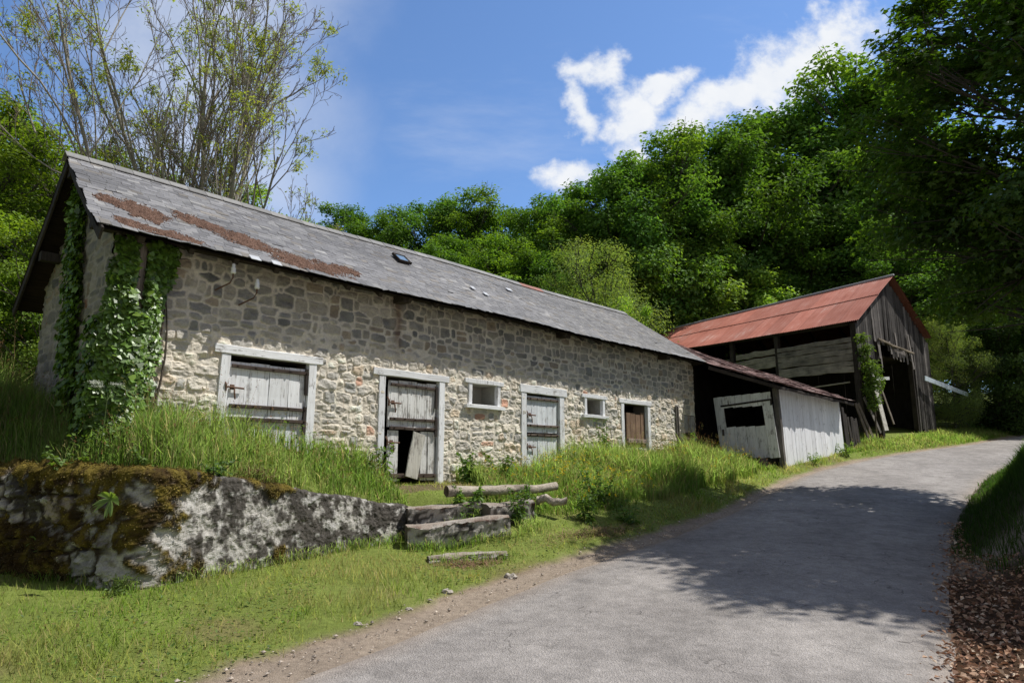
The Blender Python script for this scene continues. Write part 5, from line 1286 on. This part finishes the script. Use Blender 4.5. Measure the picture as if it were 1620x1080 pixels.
def make_grass():
    # mown lawn and verge
    n = 520000; v = rng.random(n); y = 4.0 + (33 - 4.0) * v**2.2; x = rng.uniform(-14, 24, n)
    k = (np.abs(x) < y * .80 + .6); x, y = x[k], y[k]; dl, dr, s, n_, sdw, t, past = zone(x, y)
    wob = .10 * fbm(x * 2, y * 2, o=3, seed=122)
    strip = (dl > .07 + wob * .7) & (dl < np.interp(y, [4, 9, 12, 16, 20, 40], [9, 9, 1.1, .75, .75, 3]))
    lawn = strip & ((sdw < -.22) | (past > .35)) & ~((n_ < .15) & (s < 19)) & ~in_block(x, y)
    path = (np.abs(s - .0) < .95) & (n_ > .06) & (n_ < 2.6) & (past > 0) & ~in_block(x, y)
    bare = fbm(x * 1.7, y * 1.7, o=4, seed=123) > .26
    thin = sst(.05, .35, dl / np.interp(y, [4, 8, 12], [1.3, 1., .6]) + wob) > rng.random(len(x))
    k = (lawn | path) & ~(bare & (rng.random(len(x)) < .7)) & thin
    x, y, dl = x[k], y[k], dl[k]; z = H(x, y)
    hs = fbm(x * 1.1, y * 1.1, o=4, seed=124)
    nearwall = np.exp(-np.abs(zone(x, y)[4] + .3) / .35) * (zone(x, y)[6] < .2)
    h = (.030 + .030 * rng.random(len(x)) + .075 * sst(-.1, .5, hs)) * (1 + .9 * nearwall + .5 * rng.random(len(x))**4); sc_ = np.clip(y / 8, .8, 2.2)
    P = np.stack([x, y, z - .005], -1)
    V, F, C = blades(P, h * np.clip(y / 10, 1, 1.5), .0075 * sc_ * rng.uniform(.7, 1.4, len(x)), rng.uniform(.1, 1.0, len(x)), gcol(x, y, 'lawn'), False)
    o = obj('mown_grass', mesh_np('mown_grass', V, F, C), M['grass']); tag(o, 'short mown grass along the road', 'grass', kind='stuff')
    print('lawn blades', len(x))
    # tall grass on the terrace and before the wall
    n = 900000; y = 5.5 + 27 * rng.random(n)**1.7; x = rng.uniform(-14, 16, n)
    k = (np.abs(x) < y * .80 + .6); x, y = x[k], y[k]; dl, dr, s, n_, sdw, t, past = zone(x, y)
    terr = (sdw > .04) & (past < .15) & (n_ > -1.5) & ~((n_ < .06) & (s > -5.0)); terr |= (past < 0) & (s < -4.95) & (n_ < 2) & (sdw > .3)
    right = (past >= .15) & (n_ > .05) & (s > np.interp(n_, [1.1, 1.25, 1.8, 2.3], [.75, .40, .35, -.05])) & (s < 20.5) & (dl > np.interp(y, [8, 12, 16, 20], [1.25, .95, .62, .6]) + .2 * fbm(x * 1.5, y * 1.5, o=3, seed=125))
    right &= ~((n_ < 2.05) & (s > 11.15) & (s < 19.3)) & ~((n_ < 1.0) & (s > 10.3))
    path = (np.abs(s - .05) < .85 + .2 * fbm(x * 3, y * 3, o=2, seed=6)) & (n_ > .0) & (past > -.4) & (n_ < np.where(s > -.1, 2.0, 9)) & ~((s > .40) & (n_ > 1.15))
    k = (terr | right) & ~path & ~in_block(x, y)
    dens = np.clip(.35 + .9 * fbm(x * 1.2, y * 1.2, o=4, seed=126) + .45, .1, 1); k &= rng.random(len(x)) < dens
    x, y, s, n_, past, dl, sdw = x[k], y[k], s[k], n_[k], past[k], dl[k], sdw[k]; z = H(x, y)
    tall = sst(-.3, .5, fbm(x * .8, y * .8, o=4, seed=127))
    h = .20 + .40 * tall * rng.uniform(.5, 1.15, len(x)) + .16 * rng.random(len(x))**3
    h *= np.where(past < .15, np.interp(s, [-7, -4, -2.5, -1.0], [1.75, 1.6, 1.3, .9]), np.interp(s, [.0, .8, 2, 4, 8, 12, 18], [.8, .75, .95, 1.2, 1.2, .8, .8]))
    h *= np.where(past < .15, np.interp(sdw, [.04, .3, .9], [.4, .8, 1.0]), np.interp(dl, [.7, 1.2, 2.0], [.6, .9, 1.0]))
    P = np.stack([x, y, z - .01], -1)
    V, F, C = blades(P, h, .0088 * np.clip(y / 9, .8, 1.7) * rng.uniform(.7, 1.5, len(x)), rng.beta(1.6, 3, len(x)) * .9, gcol(x, y, 'tall'), True)
    # tufts growing against the steps, the log and the wall foot
    bp = []
    for a, b_, dp, m_ in (((-1.44, 9.56), (.0, 9.92), .05, 420), ((-1.5, 10.08), (-.45, 10.42), .04, 200), ((-.34, 10.12), (.40, 10.50), .06, 380), ((-1.02, 10.45), (.74, 11.6), .07, 700), ((-1.0, 10.68), (.70, 11.85), .07, 500), ((-1.02, 9.02), (-.04, 9.26), .08, 240), ((.0, 9.9), (.40, 10.55), .10, 420), ((-3.66, 7.58), (-1.36, 10.42), .05, 900), ((-8.0, 8.55), (-3.9, 7.36), .05, 1500)):
        t_ = rng.random(m_)[:, None]; bp.append(A(*a) + (A(*b_) - A(*a)) * t_ + rng.normal(0, dp, (m_, 2)))
    bp = np.concatenate(bp); bx, by = bp[:, 0], bp[:, 1]; kk_ = ~in_block(bx, by); bx, by = bx[kk_], by[kk_]
    V4, F4, C4 = blades(np.stack([bx, by, H(bx, by) - .01], -1), .08 + .16 * rng.random(len(bx)), np.full(len(bx), .008), rng.uniform(.1, .8, len(bx)), gcol(bx, by, 'tall'), True)
    # seed stalks
    m = rng.random(len(x)) < .075; q = P[m]; hh = h[m] * rng.uniform(1.2, 1.7, m.sum()); lean = rng.uniform(0, .35, m.sum())
    V2, F2, C2 = blades(q, hh, np.full(len(q), .005), lean, np.where((rng.random(len(q)) < .4)[:, None], A(.30, .17, .10), A(.30, .29, .13)) * rng.uniform(.8, 1.1, (len(q), 1)), True)
    mb = MB(); mb.add(V, F, C); mb.add(V2, F2, C2); mb.add(V4, F4, C4)
    tip = V2.reshape(-1, 5, 3)[:, 4]; mid = V2.reshape(-1, 5, 3)[:, 2]
    rep = 7; pts = np.repeat(tip, rep, 0) + (np.repeat(mid, rep, 0) - np.repeat(tip, rep, 0)) * rng.random((len(tip) * rep, 1)) * .32 + rng.normal(0, .008, (len(tip) * rep, 3))
    V3, F3, k3 = leaves(pts, rng.normal(size=pts.shape), .022, .4); mb.add(V3, F3, np.repeat(np.repeat(C2.reshape(-1, 5, 3)[:, 4] * A(1.05, .95, .9), rep, 0), k3, 0))
    o = mb.build('tall_grass', M['grass']); tag(o, 'tall seeding grass in front of the stone building', 'grass', kind='stuff')
    print('tall blades', len(x))
    # grass of the shaded bank at right and the far verge
    n = 260000; y = 5.2 + 30 * rng.random(n)**1.8; x = rng.uniform(3, 34, n); k = (x < y * .85 + 2); x, y = x[k], y[k]; dl, dr, s, n_, sdw, t, past = zone(x, y)
    w = .18 * fbm(x * 1.6, y * 1.6, o=3, seed=128)
    bank = (dr > np.interp(y, [5, 7, 8.2, 9.2, 10, 40], [1.7, .95, .45, .12, .05, .05]) + w) & (dr < 6)
    far = (dl > .12 + w * .4) & (s > 19.2) & (dl < 9) & ~((x - BO[0]) * LY[0] + (y - BO[1]) * LY[1] > -.25)
    k = bank | far; x, y, dr, bank = x[k], y[k], dr[k], bank[k]; z = H(x, y)
    h = np.where(bank, .14 + .26 * rng.random(len(x)) * sst(0, 1.2, dr), .10 + .16 * rng.random(len(x)))
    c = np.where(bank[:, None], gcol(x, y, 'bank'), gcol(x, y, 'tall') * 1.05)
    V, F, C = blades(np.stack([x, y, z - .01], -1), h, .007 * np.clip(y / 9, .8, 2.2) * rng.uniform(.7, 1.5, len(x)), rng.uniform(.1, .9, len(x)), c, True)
    o = obj('bank_grass', mesh_np('bank_grass', V, F, C), M['grass']); tag(o, 'grass on the bank and verge beyond the road', 'grass', kind='stuff')
    print('bank', len(x))
    # dead leaves on the right verge
    n = 26000; y = 4.2 + 8 * rng.random(n)**1.4; x = rng.uniform(1.5, 9.5, n); dl, dr, s, n_, sdw, t, past = zone(x, y)
    k = (dr > -.30 * rng.random(n)**2.5 - .02) & (dr < np.interp(y, [4, 7, 8.5, 9.5, 12], [2.6, 1.1, .6, .25, .1])) ; x, y = x[k], y[k]
    P = np.stack([x, y, H(x, y) + rng.uniform(.008, .045, len(x)) ], -1)
    V, F, kk = leaves(P, A(0, 0, 1) + rng.normal(0, .45, (len(x), 3)), rng.uniform(.035, .075, len(x)), .62, .5, 'rhomb')
    pal = A([.40, .24, .15], [.52, .36, .25], [.27, .14, .085], [.62, .50, .38], [.20, .12, .08]); c = pal[rng.choice(5, len(x), p=[.3, .25, .2, .12, .13])] * rng.uniform(.8, 1.2, (len(x), 1))
    o = obj('leaf_litter', mesh_np('leaf_litter', V, [F], np.repeat(c, kk, 0)), M['litter']); tag(o, 'brown dead leaves along the right road edge', 'leaf litter', kind='stuff')
    # gravel and debris on the left edge
    n = 15000; y = 4 + 12 * rng.random(n)**1.6; x = rng.uniform(-4, 6, n); dl, dr, *_ = zone(x, y); k = (np.abs(dl + .08) < .34 * np.interp(y, [4, 9, 16], [1.3, .9, .5]) * rng.random(n)**.5); x, y = x[k], y[k]
    sz = rng.uniform(.004, .014, len(x)) * rng.choice([1, 1, 1, 1.8], len(x)); o6 = A([1, 0, 0], [0, 1, 0], [-1, 0, 0], [0, -1, 0], [0, 0, .7], [0, 0, -.7])
    V = np.stack([x, y, H(x, y) + .012 + sz * .3], -1)[:, None] + o6[None] * sz[:, None, None] * rng.uniform(.6, 1.2, (len(x), 6, 1))
    F = (np.arange(len(x))[:, None, None] * 6 + A([0, 1, 4], [1, 2, 4], [2, 3, 4], [3, 0, 4], [1, 0, 5], [2, 1, 5], [3, 2, 5], [0, 3, 5]).astype(int)[None]).reshape(-1, 3)
    c = np.repeat(A(.50, .43, .36) * rng.uniform(.5, 1.35, (len(x), 1)), 6, 0)
    o = obj('gravel', mesh_np('gravel', V.reshape(-1, 3), [F], c), M['wall']); tag(o, 'loose gravel along the left road edge', 'gravel', kind='stuff')
    # broad-leaved low weeds mixed in
    n = 90000; y = 6 + 18 * rng.random(n)**1.6; x = rng.uniform(-12, 13, n); dl, dr, s, n_, sdw, t, past = zone(x, y)
    pt = fbm(x * 1.4, y * 1.4, o=4, seed=130)
    k = ((((sdw > .05) & (past < .1)) | ((past > .1) & (dl > .8) & (s > .8))) & (n_ > .08) & (s > -9) & ~in_block(x, y) & (pt > -.02) & ~((n_ < 2.1) & (s > 10.4))) ; x, y = x[k], y[k]
    P = np.stack([x, y, H(x, y) + rng.uniform(.02, .40, len(x))], -1); V, F, kk = leaves(P, A(0, 0, 1) + rng.normal(0, .5, (len(x), 3)), rng.uniform(.03, .075, len(x)), .6, .3)
    o = obj('ground_cover', mesh_np('ground_cover', V, [F], np.repeat(A(.14, .23, .045) * rng.uniform(.65, 1.35, (len(x), 1)), kk, 0)), M['leaf']); tag(o, 'low broad leaved weeds among the grass', 'weeds', kind='stuff')
    # clover, plantain and daisies' leaves in the mown grass
    n = 26000; y = 4.2 + 9 * rng.random(n)**1.5; x = rng.uniform(-9, 5, n); dl, dr, s, n_, sdw, t, past = zone(x, y)
    k = (dl > .15) & ((sdw < -.25) | (past > .3)) & (n_ > .9) & (fbm(x * 1.3, y * 1.3, o=4, seed=133) > .05) & ~in_block(x, y); x, y = x[k], y[k]
    P = np.stack([x, y, H(x, y) + rng.uniform(.015, .055, len(x))], -1); V, F, kk = leaves(P, A(0, 0, 1) + rng.normal(0, .35, (len(x), 3)), rng.uniform(.018, .05, len(x)), .6, .3)
    pal = A([.15, .26, .05], [.20, .30, .06], [.30, .26, .10], [.12, .20, .045]); o = obj('lawn_weeds', mesh_np('lawn_weeds', V, [F], np.repeat(pal[rng.choice(4, len(x))] * rng.uniform(.7, 1.2, (len(x), 1)), kk, 0)), M['leaf']); tag(o, 'small broad leaved weeds in the mown grass', 'weeds', kind='stuff')
    # yellow flowers
    n = 800; s = rng.uniform(1.0, 13.5, n); n_ = rng.uniform(.4, 3.2, n); x, y = SN(s, n_); dl = zone(x, y)[0]
    k = (dl > .75) & (fbm(s * .9, n_ * .9, o=3, seed=131) > -.05) & ~((n_ < 2.1) & (s > 10.6)); x, y, s = x[k], y[k], s[k]; z = H(x, y) + rng.uniform(.28, .52, len(x))
    mb = MB(); P = np.repeat(np.stack([x, y, z], -1), 6, 0) + rng.normal(0, .014, (len(x) * 6, 3)); V, F, kk = leaves(P, A(0, 0, 1) + rng.normal(0, .6, P.shape), .024, .9, .2); mb.add(V, F, np.repeat(A(.80, .58, .03) * rng.uniform(.8, 1.1, (len(P), 1)), kk, 0))
    P0 = np.stack([x, y, H(x, y)], -1); 
    V, F, C = blades(P0, z - P0[:, 2], np.full(len(x), .006), np.zeros(len(x)), np.tile(A(.10, .15, .03), (len(x), 1)), True); mb.add(V, F, C)
    o = mb.build('yellow_flowers', M['petal']); tag(o, 'yellow meadow flowers in the tall grass', 'flowers', kind='stuff')
make_grass()

# individual plants
def weed(x, y, hgt, n, leaf, col, label, seed, spread=.18, asp=.5, cat='plant', name='leafy_weed', stems=5, z=None, flat=.25):
    global rng
    keep = rng; rng = np.random.default_rng(seed); z = gz2(x, y) if z is None else z
    e = empty(name, (x, y, z)); tag(e, label, cat); mb = MB(); ms = MB()
    for k in range(stems):
        a = rng.uniform(0, 2 * PI); r = spread * rng.random(); top = A(r * 1.6 * math.cos(a), r * 1.6 * math.sin(a), hgt * rng.uniform(.7, 1.0)); b = A(r * .15 * math.cos(a), r * .15 * math.sin(a), -.03)
        ts = np.linspace(0, 1, 6)[:, None]; P = b + (top - b) * ts + A(0, 0, 1) * .0; tube(ms, P, np.linspace(.007, .003, 6), 4, (.10, .13, .04))
        m = n // stems; t = rng.uniform(.12, 1, m); an = rng.uniform(0, 2 * PI, m); pp = b + (top - b) * t[:, None] + np.stack([np.cos(an), np.sin(an), 0 * an], -1) * (.02 + .04 * (1.1 - t))[:, None]
        Nn = np.stack([np.cos(an) * .5, np.sin(an) * .5, np.ones(m)], -1) + rng.normal(0, .25, (m, 3)); V, F, kk = leaves(pp, Nn, leaf * (1.25 - .6 * t) * rng.uniform(.8, 1.2, m), asp, .25)
        mb.add(V, F, np.repeat(A(*col) * rng.uniform(.65, 1.3, (m, 1)), kk, 0))
    mb.build('foliage', M['leaf'], e); ms.build('stem', M['bark'], e); rng = keep; return e
def at_sn(s, n): return SN(s, n)
WD = [(.05, 1.75, .34, 150, .08, (.13, .23, .045), 'low leafy weed in front of the middle of the log', .24), (.05, 2.45, .55, 260, .09, (.11, .20, .04), 'bushy weed over the right end of the long stone step', .26), (.45, 2.35, .62, 260, .09, (.10, .185, .04), 'tall leafy weed between the upper right step and the log', .26),
      (-.95, 1.3, .25, 90, .07, (.13, .22, .045), 'small weed beside the left end of the upper stone step', .2), (-.82, .34, .70, 170, .11, (0.12, 0.208, 0.045), 'nettle clump growing at the left foot of the broken door', .16), (-1.15, .45, .5, 110, .10, (0.128, 0.224, 0.048), 'nettle clump a step left of the one at the broken door', .15),
      (5.35, .35, 1.12, 260, .12, (0.112, 0.2, 0.048), 'tall leafy weed against the wall under the small square window', .22), (9.1, .5, .75, 200, .11, (0.128, 0.224, 0.048), 'leafy weed at the foot of the posts beside the shaded half door', .25), (8.3, .6, .6, 150, .10, (0.136, 0.24, 0.048), 'low leafy weed right of the brown shutter', .2),
      (1.0, .45, .62, 170, .13, (0.112, 0.2, 0.048), 'broad-leaved weed at the wall right of the broken door', .24), (1.65, .6, .55, 150, .12, (0.128, 0.208, 0.048), 'broad-leaved weed under the small left window', .24),
      (-.42, 1.85, .50, 230, .12, (0.136, 0.24, 0.048), 'bright green weed in front of the left end of the log', .2), (2.3, 2.35, .85, 260, .10, (0.104, 0.192, 0.045), 'dark bushy weed to the right of the upper stone step', .28), (1.35, 2.75, .55, 160, .11, (0.12, 0.208, 0.048), 'leafy weed hanging over the right end of the long stone step', .22),
      (2.1, 3.1, .45, 150, .09, (0.096, 0.176, 0.04), 'low dark weed at the edge of the tall grass below the steps', .25), (16.0, 2.25, .5, 150, .10, (0.144, 0.24, 0.048), 'bushy weed at the far foot of the white shed wall', .3), (13.2, 2.2, .4, 110, .09, (0.144, 0.24, 0.048), 'small weed in front of the middle of the white shed wall', .25)]
for k, (s, n, hg, cnt, lf, cl, lab, sp) in enumerate(WD):
    x, y = at_sn(s, n); weed(x, y, hg, cnt, lf, cl, lab, 400 + k, sp)
# bramble and ferns on top of the retaining wall, rosette growing out of its face
weed(-4.15, 7.85, .26, 90, .075, (0.128, 0.208, 0.048), 'bramble trailing on top of the mossy wall above the rosette plant', 430, .25, .7, z=1.47)
weed(-3.5, 8.15, .24, 90, .075, (0.088, 0.16, 0.04), 'dark bramble at the bend of the mossy wall top', 431, .2, .7, z=1.43)
weed(-5.0, 7.85, .28, 100, .08, (0.128, 0.208, 0.048), 'leafy weed on top of the left part of the mossy wall', 432, .28, .7, z=1.48)
def rosette(x, y, z, label, n=22, ln=.16, seed=440):
    global rng
    keep = rng; rng = np.random.default_rng(seed); a = rng.uniform(0, 2 * PI, n); mb = MB()
    for k in range(n):
        d = nrm(A(math.cos(a[k]), -.55, math.sin(a[k]) * .9 + .1)); P = [A(0, 0, 0) + d * ln * t + A(0, 0, -.35) * ln * t * t for t in np.linspace(0, 1, 6)]
        sd2 = nrm(np.cross(d, A(0, -1, .5))); w = A(.006, .012, .016, .018, .012, .001)
        V = np.concatenate([np.array(P) - sd2 * w[:, None], np.array(P) + sd2 * w[:, None]]); i = np.arange(5); mb.add(V, np.stack([i, i + 1, i + 7, i + 6], -1), A(.20, .29, .08) * rng.uniform(.75, 1.25))
    e = empty('rosette_plant', (x, y, z)); tag(e, label, 'plant'); mb.build('leaf', M['leaf'], e); rng = keep
rosette(-4.17, 7.27, 1.20, 'pale green rosette plant growing out of the face of the mossy wall')
weed(-4.0, 7.22, .22, 60, .10, (0.144, 0.208, 0.056), 'tuft of narrow leaves at the foot of the mossy wall below the rosette', 441, .14, .2, stems=8)
# cow parsley
def umbel(x, y, hgt, label, seed):
    global rng
    keep = rng; rng = np.random.default_rng(seed); z = gz2(x, y); e = empty('cow_parsley', (x, y, z)); tag(e, label, 'plant', None); ms = MB()
    tube(ms, [(0, 0, -.03), (.02, .01, hgt * .6), (.03, 0, hgt * .85)], [.007, .006, .004], 5, (.10, .14, .05))
    for k in range(4):
        a = rng.uniform(0, 6.28); t = A(.03 + .14 * math.cos(a), .14 * math.sin(a), hgt * rng.uniform(.92, 1.05)); tube(ms, [(.025, .005, hgt * .75), t], [.004, .002], 4, (.10, .14, .05))
        n = 90; P = t + np.stack([rng.normal(0, .035, n), rng.normal(0, .035, n), rng.normal(0, .008, n)], -1); V, F, kk = leaves(P, A(0, 0, 1) + rng.normal(0, .3, (n, 3)), .014, .9); mf = MB(); mf.add(V, F, np.repeat(np.tile(A(.72, .74, .66), (n, 1)), kk, 0)); mf.build('flower', M['petal'], e)
    n = 60; P = A(0, 0, hgt * .35) + rng.normal(0, .07, (n, 3)); V, F, kk = leaves(P, A(0, 0, 1) + rng.normal(0, .5, (n, 3)), .06, .4); ml = MB(); ml.add(V, F, np.tile(A(0.128, 0.208, 0.048), (n * kk, 1)))
    ms.build('stem', M['bark'], e); ml.build('foliage', M['leaf'], e); rng = keep
for k, (s, n, hg, lab) in enumerate([(-5.0, .55, 1.0, 'white flowering cow parsley at the foot of the ivy, right one of the pair'), (-5.35, .45, .9, 'white flowering cow parsley left of the ivy, lower one of the pair'), (-6.6, .1, 1.55, 'tall cow parsley at the left edge below the eave of the gable')]):
    x, y = at_sn(s, n); umbel(x, y, hg, lab, 450 + k)
# heaps of cut dry grass
def hay(x, y, rx, ry, rot, label, seed, hgt=.07):
    global rng
    keep = rng; rng = np.random.default_rng(seed); n = 1500; u = rng.normal(0, .45, n); v = rng.normal(0, .45, n); xx = x + u * rx * math.cos(rot) - v * ry * math.sin(rot); yy = y + u * rx * math.sin(rot) + v * ry * math.cos(rot)
    z = H(xx, yy) + hgt * np.exp(-(u * u + v * v)) * rng.random(n); a = rng.uniform(0, PI, n); Ln = rng.uniform(.05, .16, n); d = np.stack([np.cos(a), np.sin(a), rng.normal(0, .25, n)], -1); p = np.stack([xx, yy, z], -1); w = np.stack([-np.sin(a), np.cos(a), 0 * a], -1) * .0028
    V = np.stack([p - w, p + w, p + d * Ln[:, None] + w * .5, p + d * Ln[:, None] - w * .5], 1).reshape(-1, 3); F = (np.arange(n)[:, None] * 4 + np.arange(4)[None])
    o = obj('dry_grass', mesh_np('dry_grass', V, [F], np.repeat(A(.34, .22, .13) * rng.uniform(.6, 1.3, (n, 1)), 4, 0)), M['litter']); tag(o, label, 'dry grass', kind='stuff'); rng = keep
hay(-3.15, 8.75, .55, .3, .9, 'heap of brown cut grass on top of the mossy wall', 460, .13); hay(1.35, 10.7, 1.3, .22, .75, 'strip of cut dry grass between verge and tall grass', 461); hay(-.55, 9.05, .5, .25, .4, 'dry clippings before the steps', 462, .03)
